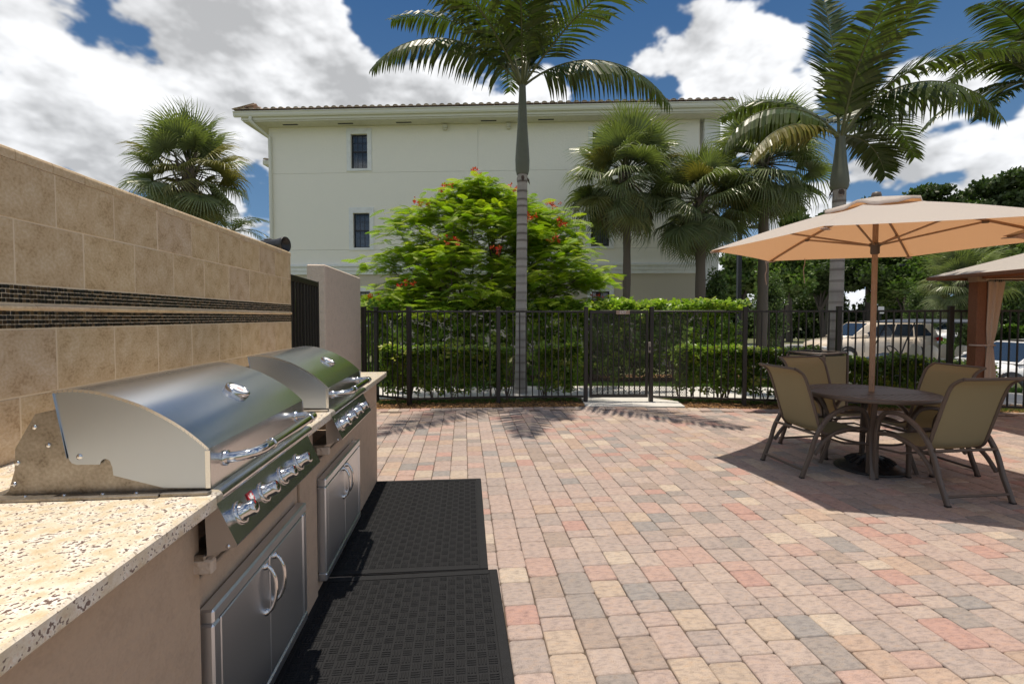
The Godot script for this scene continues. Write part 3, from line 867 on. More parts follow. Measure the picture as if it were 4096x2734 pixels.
func house_window(r, w):
	var win := Node3D.new(); win.name = "window"; r.add_child(win, true)
	win.position = V(w[0], w[1], 0)
	var W: float = w[2]; var H: float = w[3]
	var st := S(); var t := 0.17
	span(st, V(-t, -0.10, 0.002), V(0, H + 0.22, 0.045), 0.006); span(st, V(W, -0.10, 0.002), V(W + t, H + 0.22, 0.045), 0.006)
	span(st, V(0.001, H, 0.002), V(W - 0.001, H + 0.22, 0.045), 0.006); span(st, V(0.001, -0.10, 0.002), V(W - 0.001, 0, 0.045), 0.006)
	obj("surround", st, M.trim, win)
	st = S(); var f := 0.045
	span(st, V(0, 0, -0.14), V(f, H, -0.08)); span(st, V(W - f, 0, -0.14), V(W, H, -0.08)); span(st, V(f, H - f, -0.14), V(W - f, H, -0.08)); span(st, V(f, 0, -0.14), V(W - f, f, -0.08))
	span(st, V(f, H * 0.48, -0.135), V(W - f, H * 0.48 + 0.06, -0.075))
	for k in [1, 2]: span(st, V(f + (W - 2 * f) * k / 3.0 - 0.009, f, -0.125), V(f + (W - 2 * f) * k / 3.0 + 0.009, H - f, -0.095))
	span(st, V(f, H * 0.75, -0.126), V(W - f, H * 0.75 + 0.018, -0.096))
	obj("frame", st, M.black_frame, win)
	st = S(); span(st, V(f, f, -0.112), V(W - f, H - f, -0.108)); obj("pane", st, M.glass, win)
	st = S(); span(st, V(0, 0, -0.41), V(W, H, -0.40)); obj("dark_room", st, M.room, win)
	st = S()
	var n := 26
	for k in n:
		var y := 0.05 + (H - 0.1) * k / n
		box(st, V(W / 2, y + 0.02, -0.24), V(W - 0.04, 0.003, 0.045), Basis(Vector3.RIGHT, 0.75))
	obj("blind", st, M.blind, win)

func fence_run(parent, a: Vector3, b: Vector3, posts := [true, true], rails := [1.46, 0.09]):
	var d := b - a; var L := d.length(); var t := d / L
	var bs := Basis(V(t.x, 0, t.z), Vector3.UP, V(-t.z, 0, t.x))
	for y in rails:
		var st := S(); cbox(st, V(0, 0, 0), V(L - 0.062, 0.032, 0.028), 0.003); var o := obj("rail", st, M.fence, parent)
		o.transform = Transform3D(bs, (a + b) / 2 + V(0, y, 0))
	var n := int(round((L - 0.06) / 0.103)) - 1
	for i in n:
		var p := a + t * (0.03 + (L - 0.06) * (i + 1) / (n + 1))
		var o := obj("picket", M.picket_mesh, M.fence, parent)
		o.transform = Transform3D(bs, p + V(0, 0.775, 0))
	for k in 2:
		if posts[k]:
			fence_post(parent, b if k else a, bs)

func fence_post(parent, p: Vector3, bs: Basis):
	var st := S(); cbox(st, V(0, 0.75, 0), V(0.062, 1.54, 0.062), 0.003); cbox(st, V(0, 1.527, 0), V(0.070, 0.016, 0.070), 0.003)
	var o := obj("post", st, M.fence, parent); o.transform = Transform3D(bs, p)

func build_fence():
	var pk := S(); cbox(pk, Vector3.ZERO, V(0.019, 1.40, 0.019), 0.002); M.picket_mesh = mesh_of(pk)
	var f := thing("metal_fence", "black metal picket fence from the stucco pillar to the gate", "fence", V(0, 0, 0), 0.0, "black picket fence around the terrace")
	fence_run(f, V(-1.545, 0, -7.98), V(-1.42, 0, -8.35), [true, true])
	fence_run(f, V(-1.42, 0, -8.35), V(-0.85, 0, -7.94), [false, true])
	fence_run(f, V(-0.85, 0, -7.94), V(0.55, 0, -8.02), [false, true])
	fence_run(f, V(0.55, 0, -8.02), V(1.96, 0, -7.94), [false, true])
	var g := thing("metal_fence", "black metal picket fence running right from the gate past the parasol", "fence", V(0, 0, 0), 0.0, "black picket fence around the terrace")
	var prev := V(3.01, 0, -7.84)
	var bs := Basis(); fence_post(g, prev, bs)
	for x in [4.36, 5.62, 7.02, 8.42, 9.82]:
		var q := V(x, 0, -7.84 + 0.3006 * (x - 3.01)); fence_run(g, prev, q, [false, true]); prev = q
	# expanded metal screen beside the latch
	var st := S(); diamond(st, 0.52, 1.30); var o := obj("mesh_screen", st, M.fence, g)
	o.transform = Transform3D(Basis(Vector3.UP, -atan(0.3006)), V(3.06, 0.12, -7.84 + 0.022))
	# gate
	var t := thing("exit_gate", "black metal mesh gate with a small EXIT plate on top", "gate", V(2.02, 0, -7.935), atan2(-0.09, 0.96))
	t.rotation.y = -atan2(-7.845 + 7.935, 0.96)
	var w := 0.945
	for y in [1.455, 0.10]:
		st = S(); cbox(st, V(w / 2, y, 0), V(w, 0.05, 0.04), 0.003); obj("rail", st, M.fence, t)
	for x in [0.021, w - 0.021]:
		st = S(); cbox(st, V(x, 0.777, 0), V(0.042, 1.304, 0.04), 0.003); obj("stile", st, M.fence, t)
	for i in 9:
		st = S(); cbox(st, V(0.042 + (w - 0.084) * (i + 1) / 10.0, 0.777, -0.005), V(0.019, 1.304, 0.019), 0.002); obj("picket", st, M.fence, t)
	st = S(); diamond(st, w - 0.09, 1.30); o = obj("mesh_screen", st, M.fence, t); o.position = V(0.045, 0.125, 0.008)
	for y in [0.35, 1.2]:
		st = S(); tube(st, [V(-0.012, y - 0.05, 0.012), V(-0.012, y + 0.05, 0.012)], 0.011, 8); obj("hinge", st, M.fence, t)
	st = S(); span(st, V(w - 0.01, 0.80, 0.021), V(w + 0.035, 0.97, 0.048), 0.004); var lk := obj("latch", st, mat(lin(0.30, 0.27, 0.22), 0.4, 0.6), t)
	st = S(); span(st, V(w - 0.002, 0.84, 0.0485), V(w + 0.027, 0.90, 0.054), 0.003); obj("latch_plate", st, M.iron, lk)
	var sg := thing("exit_sign", "small tan EXIT sign plate on the gate's top rail", "sign", V(2.53, 1.415, -7.852), t.rotation.y)
	st = S(); span(st, V(-0.10, 0, 0), V(0.12, 0.062, 0.008), 0.002); obj("plate", st, mat(lin(0.36, 0.26, 0.19), 0.6), sg)
	o = lettering("EXIT", 0.040, M.white); sg.add_child(o); o.name = "lettering"; o.position = V(0.01, 0.031, 0.0095)

func lettering(text: String, h: float, m) -> MeshInstance3D:
	var tm := TextMesh.new(); var sf := SystemFont.new(); sf.font_names = PackedStringArray(["Droid Sans"]); tm.font = sf
	tm.text = text; tm.font_size = 64; tm.pixel_size = h / 46.0; tm.depth = 0.002
	tm.horizontal_alignment = HORIZONTAL_ALIGNMENT_CENTER; tm.vertical_alignment = VERTICAL_ALIGNMENT_CENTER
	var o := MeshInstance3D.new(); o.mesh = tm; o.material_override = m
	return o

func diamond(st, w: float, h: float):     # expanded metal: thin strands crossing on the slant
	var p := 0.026; var k := 1.9
	for s in [-1, 1]:
		var c := -h / k
		while c < w + h / k:
			var pts := []
			for y in [0.0, h]:
				pts.append(Vector2(c + y / k, y) if s > 0 else Vector2(c - y / k, y))
			var a: Vector2 = pts[0]; var b: Vector2 = pts[1]
			var t0 := 0.0; var t1 := 1.0
			var dx := b.x - a.x
			for lim in [[0.0, 1], [w, -1]]:
				var tt: float = (lim[0] - a.x) / dx
				if dx * lim[1] > 0: t0 = maxf(t0, tt)
				else: t1 = minf(t1, tt)
			if t1 > t0:
				var q0 := a.lerp(b, t0); var q1 := a.lerp(b, t1)
				var d := (q1 - q0).normalized(); var n := Vector2(-d.y, d.x) * 0.0023
				var z: float = 0.001 * s
				quad(st, V(q0.x - n.x, q0.y - n.y, z), V(q0.x + n.x, q0.y + n.y, z), V(q1.x + n.x, q1.y + n.y, z), V(q1.x - n.x, q1.y - n.y, z))
			c += p

func build_mats():
	var n := 0
	for q in [[V(0.175, 0.0, -2.665), "near black rubber floor mat in front of the first grill"], [V(0.140, 0.0, -4.205), "far black rubber floor mat in front of the second grill"]]:
		var t := thing("rubber_mat", q[1], "floor mat", V(q[0].x, 0.001, q[0].z), [0.012, -0.008][n], "black rubber mats before the grills")
		var w := 0.915; var l := 1.53
		var st := S(); cbox(st, V(-w / 2, 0.004, l / 2), V(w, 0.008, l), 0.003); obj("sheet", st, M.rubber, t)
		st = S()
		span(st, V(-w + 0.002, 0.0085, 0.002), V(-w + 0.045, 0.0115, l - 0.002), 0.0025); span(st, V(-0.045, 0.0085, 0.002), V(-0.002, 0.0115, l - 0.002), 0.0025)
		span(st, V(-w + 0.0455, 0.0085, 0.002), V(-0.0455, 0.0115, 0.045), 0.0025); span(st, V(-w + 0.0455, 0.0085, l - 0.045), V(-0.0455, 0.0115, l - 0.002), 0.0025)
		obj("border", st, M.rubber, t)
		st = S()
		var nx := 19; var nz := 33
		var cx := (w - 0.1) / nx; var cz := (l - 0.1) / nz
		for i in nx:
			for j in nz:
				var c := V(-w + 0.05 + (i + 0.5) * cx, 0.0105, 0.05 + (j + 0.5) * cz)
				for k in 3:
					var o := (k - 1) * 0.29
					if (i + j) % 2 == 0: top_bar(st, c + V(o * cx, 0, 0), 0.0082, cz * 0.84)
					else: top_bar(st, c + V(0, 0, o * cz), cx * 0.84, 0.0082)
		obj("tread", st, M.rubber, t).set_meta("kind", "stuff")
		n += 1

func top_bar(st, c: Vector3, w: float, l: float):
	var a := w / 2; var b := l / 2; var i := 0.0018; var h := 0.0022
	var lo := [c + V(-a, -h, -b), c + V(a, -h, -b), c + V(a, -h, b), c + V(-a, -h, b)]
	var hi := [c + V(-a + i, h * 0.6, -b + i), c + V(a - i, h * 0.6, -b + i), c + V(a - i, h * 0.6, b - i), c + V(-a + i, h * 0.6, b - i)]
	oquad(st, hi[0], hi[1], hi[2], hi[3], c - V(0, h, 0))
	for k in 4: oquad(st, lo[k], lo[(k + 1) % 4], hi[(k + 1) % 4], hi[k], c - V(0, h, 0))
# ---------------------------------------------------------------- grills
func build_grills():
	make_grill(0.0, "near built-in steel gas grill with closed curved hood and four knobs", true)
	make_grill(-1.14, "far built-in steel gas grill with closed curved hood beside the pillar", false)

func make_grill(dz: float, label: String, badge: bool):
	var g := thing("gas_grill", label, "grill", V(0, 0, dz), 0.0, "built-in gas grills")
	var zn := -1.352; var zf := -2.108
	var prof := [Vector2(-1.025, 1.186), Vector2(-0.974, 1.190), Vector2(-0.91, 1.181), Vector2(-0.83, 1.154), Vector2(-0.775, 1.126), Vector2(-0.721, 1.091), Vector2(-0.677, 1.054), Vector2(-0.655, 1.032)]
	var curve := smooth_path(prof, 5)
	# hood skin with a thin turned edge
	var hood := Node3D.new(); hood.name = "hood"; g.add_child(hood)
	var st := S(); st.set_smooth_group(1)
	for i in curve.size() - 1:
		var a: Vector2 = curve[i]; var b: Vector2 = curve[i + 1]
		quad(st, V(a.x, a.y, zn), V(b.x, b.y, zn), V(b.x, b.y, zf), V(a.x, a.y, zf))
	st.set_smooth_group(-1)
	for i in curve.size() - 1:
		var a: Vector2 = curve[i]; var b: Vector2 = curve[i + 1]
		for z in [zn, zf]:
			var zi: float = z
			quad(st, V(a.x, a.y, zi), V(b.x, b.y, zi), V(b.x - 0.004, b.y - 0.007, zi), V(a.x - 0.002, a.y - 0.007, zi))
	obj("skin", st, M.steel, hood)
	st = S()
	quad(st, V(-0.655, 1.032, zn), V(-0.650, 0.928, zn), V(-0.650, 0.928, zf), V(-0.655, 1.032, zf))
	cbox(st, V(-0.659, 0.978, zn - 0.002), V(0.014, 0.100, 0.004), 0.001); cbox(st, V(-0.659, 0.978, zf + 0.002), V(0.014, 0.100, 0.004), 0.001)
	obj("front_panel", st, M.steel, hood)
	st = S()
	quad(st, V(-1.025, 1.186, zn), V(-0.995, 1.015, zn), V(-0.995, 1.015, zf), V(-1.025, 1.186, zf)); obj("back_panel", st, M.steel, hood)
	var side := []
	for p in curve: side.append(p + Vector2(-0.001, -0.004))
	side += [Vector2(-0.653, 0.928), Vector2(-0.769, 0.932), Vector2(-0.889, 0.968), Vector2(-0.891, 0.990)]
	for k in 7:
		var an := PI * k / 6.0 * 1.0
		side.append(Vector2(-0.907 + cos(an) * 0.013, 0.997 + sin(an) * 0.014))
	side += [Vector2(-0.924, 0.997), Vector2(-0.975, 0.998), Vector2(-0.986, 1.002), Vector2(-0.992, 1.010)]
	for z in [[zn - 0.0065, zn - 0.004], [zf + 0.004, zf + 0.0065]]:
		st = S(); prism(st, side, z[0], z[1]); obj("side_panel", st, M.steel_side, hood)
	st = S()
	lathe(st, [Vector2(0, 0.004), Vector2(0.006, 0.003), Vector2(0.008, 0)], 10, Transform3D(Basis(V(1, 0, 0), PI / 2), V(-0.968, 1.018, zn - 0.004)))
	obj("bolt", st, M.chrome, hood)
	# gauge
	var nrm := V(0.50, 0.866, 0)
	var gx := Transform3D(Basis(V(0.866, -0.5, 0), nrm, V(0, 0, -1)), V(-0.765, 1.119, -1.77))
	st = S(); lathe(st, [Vector2(0.040, 0), Vector2(0.040, 0.012), Vector2(0.036, 0.016), Vector2(0.031, 0.0155), Vector2(0.030, 0.013)], 28, gx)
	var ga := obj("thermometer", st, M.chrome, g)
	st = S(); lathe(st, [Vector2(0.0302, 0.013), Vector2(0, 0.0131)], 28, gx); obj("dial", st, M.white, ga)
	st = S(); box(st, gx * V(0.006, 0.014, 0), V(0.022, 0.0012, 0.0018), gx.basis); obj("needle", st, M.red, ga)
	# handle
	st = S()
	var hp := smooth_path([V(-0.655, 0.985, -1.433), V(-0.622, 0.988, -1.436), V(-0.588, 0.992, -1.452), V(-0.573, 0.994, -1.490), V(-0.572, 0.994, -1.53), V(-0.572, 0.994, -1.73), V(-0.572, 0.994, -1.93), V(-0.573, 0.994, -1.965), V(-0.588, 0.992, -1.998), V(-0.622, 0.988, -2.012), V(-0.655, 0.985, -2.015)], 4)
	tube(st, hp, 0.0145, 14); var hd := obj("handle", st, M.chrome, g)
	for z in [-1.545, -1.915]:
		st = S(); lathe(st, [Vector2(0.0148, -0.004), Vector2(0.0175, -0.003), Vector2(0.0175, 0.003), Vector2(0.0148, 0.004)], 16, Transform3D(Basis(V(1, 0, 0), PI / 2), V(-0.572, 0.994, z))); obj("collar", st, M.chrome, hd)
	for z in [-1.434, -2.014]:
		st = S(); lathe(st, [Vector2(0.021, 0), Vector2(0.021, 0.006), Vector2(0.015, 0.010)], 16, Transform3D(Basis(V(0, 0, 1), -PI / 2), V(-0.6525, 0.985, z))); obj("collar", st, M.chrome, hd)
	# firebox rear housing
	var rear := [Vector2(-1.158, 0.916), Vector2(-1.140, 0.935), Vector2(-1.126, 0.985), Vector2(-1.122, 1.041), Vector2(-1.074, 1.127), Vector2(-1.019, 1.139), Vector2(-0.90, 1.13), Vector2(-0.70, 1.00), Vector2(-0.665, 0.93), Vector2(-0.665, 0.916)]
	st = S(); prism(st, rear, zf + 0.012, zn - 0.012); var rh := obj("firebox", st, M.steel_old, g)
	for p in [Vector2(-1.076, 1.094), Vector2(-1.045, 1.047), Vector2(-1.118, 1.004), Vector2(-1.128, 0.950)]:
		st = S(); lathe(st, [Vector2(0.0065, 0), Vector2(0.006, 0.003), Vector2(0, 0.0042)], 10, Transform3D(Basis(V(1, 0, 0), PI / 2), V(p.x, p.y, zn - 0.012))); obj("bolt", st, M.chrome, rh)
	st = S()
	span(st, V(-1.172, 0.9145, zn + 0.022), V(-0.77, 0.9235, zn - 0.011), 0.002); span(st, V(-0.769, 0.9145, zn + 0.015), V(-0.652, 0.924, zn - 0.011), 0.002)
	span(st, V(-1.172, 0.9145, zf - 0.022), V(-0.652, 0.9235, zf + 0.011), 0.002); span(st, V(-1.185, 0.9145, zn - 0.012), V(-1.159, 0.9235, zf + 0.012), 0.002)
	obj("trim_flange", st, M.steel_old, g)
	st = S()
	for x in [-1.09, -1.0, -0.91, -0.83]: lathe(st, [Vector2(0.005, 0), Vector2(0.004, 0.003), Vector2(0, 0.004)], 8, Transform3D(Basis(), V(x, 0.9237, zn + 0.005)))
	obj("rivets", st, M.chrome, g)
	# drip ledge and control panel
	var led := [Vector2(-0.662, 0.916), Vector2(-0.650, 0.927)]
	for k in 9:
		var an := PI / 2 - (PI * 0.72) * k / 8.0
		led.append(Vector2(-0.637 + cos(an) * 0.017, 0.909 + sin(an) * 0.017))
	led += [Vector2(-0.637, 0.889), Vector2(-0.662, 0.889)]
	st = S(); prism(st, led, zf - 0.004, zn + 0.004); obj("drip_ledge", st, M.steel, g)
	var pan := [Vector2(-0.6385, 0.8885), Vector2(-0.589, 0.779), Vector2(-0.592, 0.773), Vector2(-0.664, 0.752), Vector2(-0.668, 0.860), Vector2(-0.662, 0.8885)]
	st = S(); prism(st, pan, zf - 0.002, zn + 0.002); var cp := obj("control_panel", st, M.steel, g)
	st = S(); lathe(st, [Vector2(0.006, 0), Vector2(0.005, 0.003), Vector2(0, 0.004)], 10, Transform3D(Basis(V(1, 0, 0), PI / 2), V(-0.612, 0.775, zn + 0.002))); obj("bolt", st, M.chrome, cp)
	st = S(); span(st, V(-0.74, 0.716, zn - 0.004), V(-0.672, 0.751, zf + 0.004), 0.004); obj("burner_box", st, M.steel_old, g)
	st = S(); span(st, V(-0.715, 0.700, zn - 0.002), V(-0.655, 0.738, zn - 0.030), 0.004); obj("spacer_block", st, M.pillar, g)
	var pn := V(0.9107, 0.4131, 0)
	for k in 4:
		var kx := Transform3D(Basis(V(-0.4131, 0.9107, 0), pn, V(0, 0, 1)), V(-0.6137, 0.8330, zn - 0.078 - 0.162 * k))
		st = S()
		lathe(st, [Vector2(0.033, 0), Vector2(0.033, 0.004), Vector2(0.028, 0.007), Vector2(0.025, 0.007)], 24, kx)
		var bz := obj("knob_bezel", st, M.chrome, cp)
		st = S()
		lathe(st, [Vector2(0.025, 0.007), Vector2(0.025, 0.010), Vector2(0.0215, 0.012), Vector2(0.0215, 0.040), Vector2(0.0198, 0.045), Vector2(0.013, 0.0475), Vector2(0, 0.048)], 26, kx)
		obj("knob", st, M.chrome, g)
		st = S(); box(st, kx * V(0.011, 0.0478, 0), V(0.009, 0.0012, 0.004), kx.basis); obj("knob_mark", st, M.red, bz)
	if badge:
		var lx := Transform3D(Basis(V(0, 0, -1), V(-0.4131, 0.9107, 0), pn), V(-0.6150, 0.8420, zn - 0.155))
		lx = Transform3D(Basis(V(0, 0, -1), V(-0.4131, 0.9107, 0), pn), V(-0.6180, 0.8430, zn - 0.157))
		st = S(); cbox(st, lx * V(0, 0, 0.0022), V(0.034, 0.042, 0.003), 0.0012, lx.basis)
		var bd := obj("badge", st, M.red, cp)
		st = S()    # the white beast rearing on the badge
		var em := [Vector2(-7, -14), Vector2(-3, -14), Vector2(-2, -8), Vector2(2, -7), Vector2(4, -14), Vector2(8, -14), Vector2(6, -5), Vector2(7, 1), Vector2(12, 3), Vector2(11, 6), Vector2(5, 6), Vector2(4, 8), Vector2(8, 11), Vector2(6, 15), Vector2(0, 16), Vector2(-4, 12), Vector2(-5, 5), Vector2(-10, 8), Vector2(-9, 13), Vector2(-12, 12), Vector2(-13, 6), Vector2(-7, 0)]
		var pl := []
		for p in em: pl.append(p * 0.00105)
		prism(st, pl, 0.0039, 0.0046, lx); obj("emblem", st, M.white, bd)

# ---------------------------------------------------------------- table, chairs, parasol
func build_dining():
	var c := V(3.64, 0, -4.19)
	var t := thing("patio_table", "round dark brown slatted metal table under the parasol", "table", c)
	var circ := PackedVector2Array(); var Rr := 0.498
	for k in 64: circ.append(Vector2(cos(TAU * k / 64), sin(TAU * k / 64)) * Rr)
	var rects := []
	for i in 9: rects.append([Vector2(-0.52, -0.193 + i * 0.043), Vector2(0.52, -0.193 + i * 0.043 + 0.0375)])
	for i in 15:
		var x := -0.52 + i * 0.0695
		rects.append([Vector2(x, -0.52), Vector2(x + 0.0555, -0.203)]); rects.append([Vector2(x, 0.203), Vector2(x + 0.0555, 0.52)])
	var top := Transform3D(Basis(V(1, 0, 0), V(0, 0, 1), V(0, -1, 0)), V(0, 0.70, 0))
	for q in rects:
		var a: Vector2 = q[0]; var b: Vector2 = q[1]
		for poly in Geometry2D.intersect_polygons(circ, PackedVector2Array([a, Vector2(b.x, a.y), b, Vector2(a.x, b.y)])):
			if poly.size() < 3: continue
			var st := S(); prism(st, Array(poly), 0.0, 0.012, top); obj("slat", st, M.frame, t)
	var st := S(); lathe(st, [Vector2(0.500, 0.664), Vector2(0.520, 0.664), Vector2(0.524, 0.670), Vector2(0.524, 0.697), Vector2(0.518, 0.702), Vector2(0.500, 0.702), Vector2(0.500, 0.664)], 64); obj("rim", st, M.frame, t)
	for k in 4:
		var a := TAU * k / 4 + 0.6
		var d := V(cos(a), 0, sin(a))
		st = S(); sweep(st, smooth_path([V(0, 0.655, 0) + d * 0.40, V(0, 0.45, 0) + d * 0.30, V(0, 0.25, 0) + d * 0.29, V(0, 0.0, 0) + d * 0.36], 4), 0.04, 0.03, d); obj("leg", st, M.frame, t)
		st = S(); sweep(st, [V(0, 0.679, 0) + d * 0.498, V(0, 0.679, 0) + d * 0.05], 0.03, 0.02); obj("bearer", st, M.frame, t)
	st = S(); var ring := []
	for k in 33: ring.append(V(cos(TAU * k / 32) * 0.27, 0.28, sin(TAU * k / 32) * 0.27))
	tube(st, ring, 0.010, 6, false); obj("ring_brace", st, M.frame, t)

	make_parasol("market_parasol", "large beige market parasol with wooden pole over the round table", V(3.665, 0, -4.185), deg_to_rad(36), true)
	make_parasol("market_parasol", "beige parasol whose tip pokes in at the right edge", V(5.42, 0, -2.86), deg_to_rad(-36), false)

	var ch := make_chair()
	ch.position = V(2.855, 0, -4.25); ch.rotation.y = 0.03
	ch.set_meta("label", "olive sling armchair at the left side of the table")
	dup(ch, "sling_armchair", "olive sling armchair in front of the table, its back to the camera", V(3.745, 0, -3.27), PI / 2 + 0.02)
	dup(ch, "sling_armchair", "olive sling armchair behind the table beside the square bin", V(3.69, 0, -5.14), -PI / 2 + 0.08)
	dup(ch, "sling_armchair", "olive sling armchair at the right side of the table", V(4.42, 0, -4.15), PI - 0.04)

func make_chair() -> Node3D:     # faces +x, rear feet at x = 0
	var t := thing("sling_armchair", "", "chair", V(0, 0, 0), 0.0, "olive sling armchairs around the table")
	var F := func(l: Array, z: float):
		var out := []
		for q in l: out.append(V(q[0], q[1], z))
		return out
	for s in [-1, 1]:
		var z: float = 0.268 * s
		var st := S()
		sweep(st, smooth_path(F.call([[0.0, 0.0], [0.035, 0.09], [0.075, 0.19], [0.128, 0.355], [0.222, 0.495], [0.345, 0.575], [0.44, 0.597], [0.545, 0.580], [0.602, 0.51], [0.624, 0.40], [0.630, 0.22], [0.628, 0.0]], z), 5), 0.032, 0.034, V(0, 0, 1), 0.006)
		obj("arm_frame", st, M.frame, t)
		st = S(); sweep(st, smooth_path(F.call([[0.118, 0.20], [0.20, 0.305], [0.30, 0.375], [0.42, 0.408], [0.52, 0.413], [0.612, 0.40]], z * 0.995), 5), 0.028, 0.026, V(0, 0, 1), 0.005)
		obj("seat_arch", st, M.frame, t)
		st = S(); cbox(st, V(0.002, 0.007, z), V(0.034, 0.014, 0.036), 0.003); cbox(st, V(0.628, 0.007, z), V(0.036, 0.014, 0.036), 0.003); obj("glide", st, M.iron, t)
	var prof := smooth_path([Vector2(-0.062, 0.932), Vector2(-0.022, 0.912), Vector2(0.028, 0.868), Vector2(0.072, 0.765), Vector2(0.122, 0.61), Vector2(0.162, 0.485), Vector2(0.190, 0.405), Vector2(0.235, 0.368), Vector2(0.31, 0.362), Vector2(0.42, 0.383), Vector2(0.53, 0.408), Vector2(0.585, 0.400)], 5)
	for s in [-1, 1]:
		var l := []
		for p in prof: l.append(V(p.x, p.y, 0.238 * s))
		var st := S(); tube(st, l, 0.0135, 8); obj("sling_rail", st, M.frame, t)
	var st := S(); st.set_smooth_group(1)
	var nz := 8
	for i in prof.size() - 1:
		for k in nz:
			var p := func(a: int, b: int):
				var q: Vector2 = prof[a]; var u := 2.0 * b / nz - 1.0
				var tn: Vector2 = (prof[mini(a + 1, prof.size() - 1)] - prof[maxi(a - 1, 0)]).normalized()
				var sag := 0.012 * (1 - u * u) * smoothstep(0.0, 6.0, float(a)) * smoothstep(0.0, 6.0, float(prof.size() - 1 - a))
				var nn := Vector2(tn.y, -tn.x) * sag
				return V(q.x - absf(nn.x), q.y - absf(nn.y), 0.232 * u)
			quad(st, p.call(i, k), p.call(i + 1, k), p.call(i + 1, k + 1), p.call(i, k + 1))
	obj("sling", st, M.sling, t)
	var bars := [[-0.062, 0.930, 0.012, 0.245], [0.022, 0.065, 0.011, 0.262], [0.118, 0.375, 0.012, 0.262], [0.40, 0.285, 0.010, 0.262], [0.612, 0.385, 0.011, 0.262]]
	for b in bars:
		st = S(); tube(st, [V(b[0], b[1], -b[3]), V(b[0], b[1], b[3])], b[2], 8); obj("crossbar", st, M.frame, t)
	for s in [-1, 1]:
		st = S(); tube(st, [V(0.40, 0.285, 0.262 * s), V(0.628, 0.27, 0.266 * s)], 0.009, 6); obj("side_stretcher", st, M.frame, t)
	return t

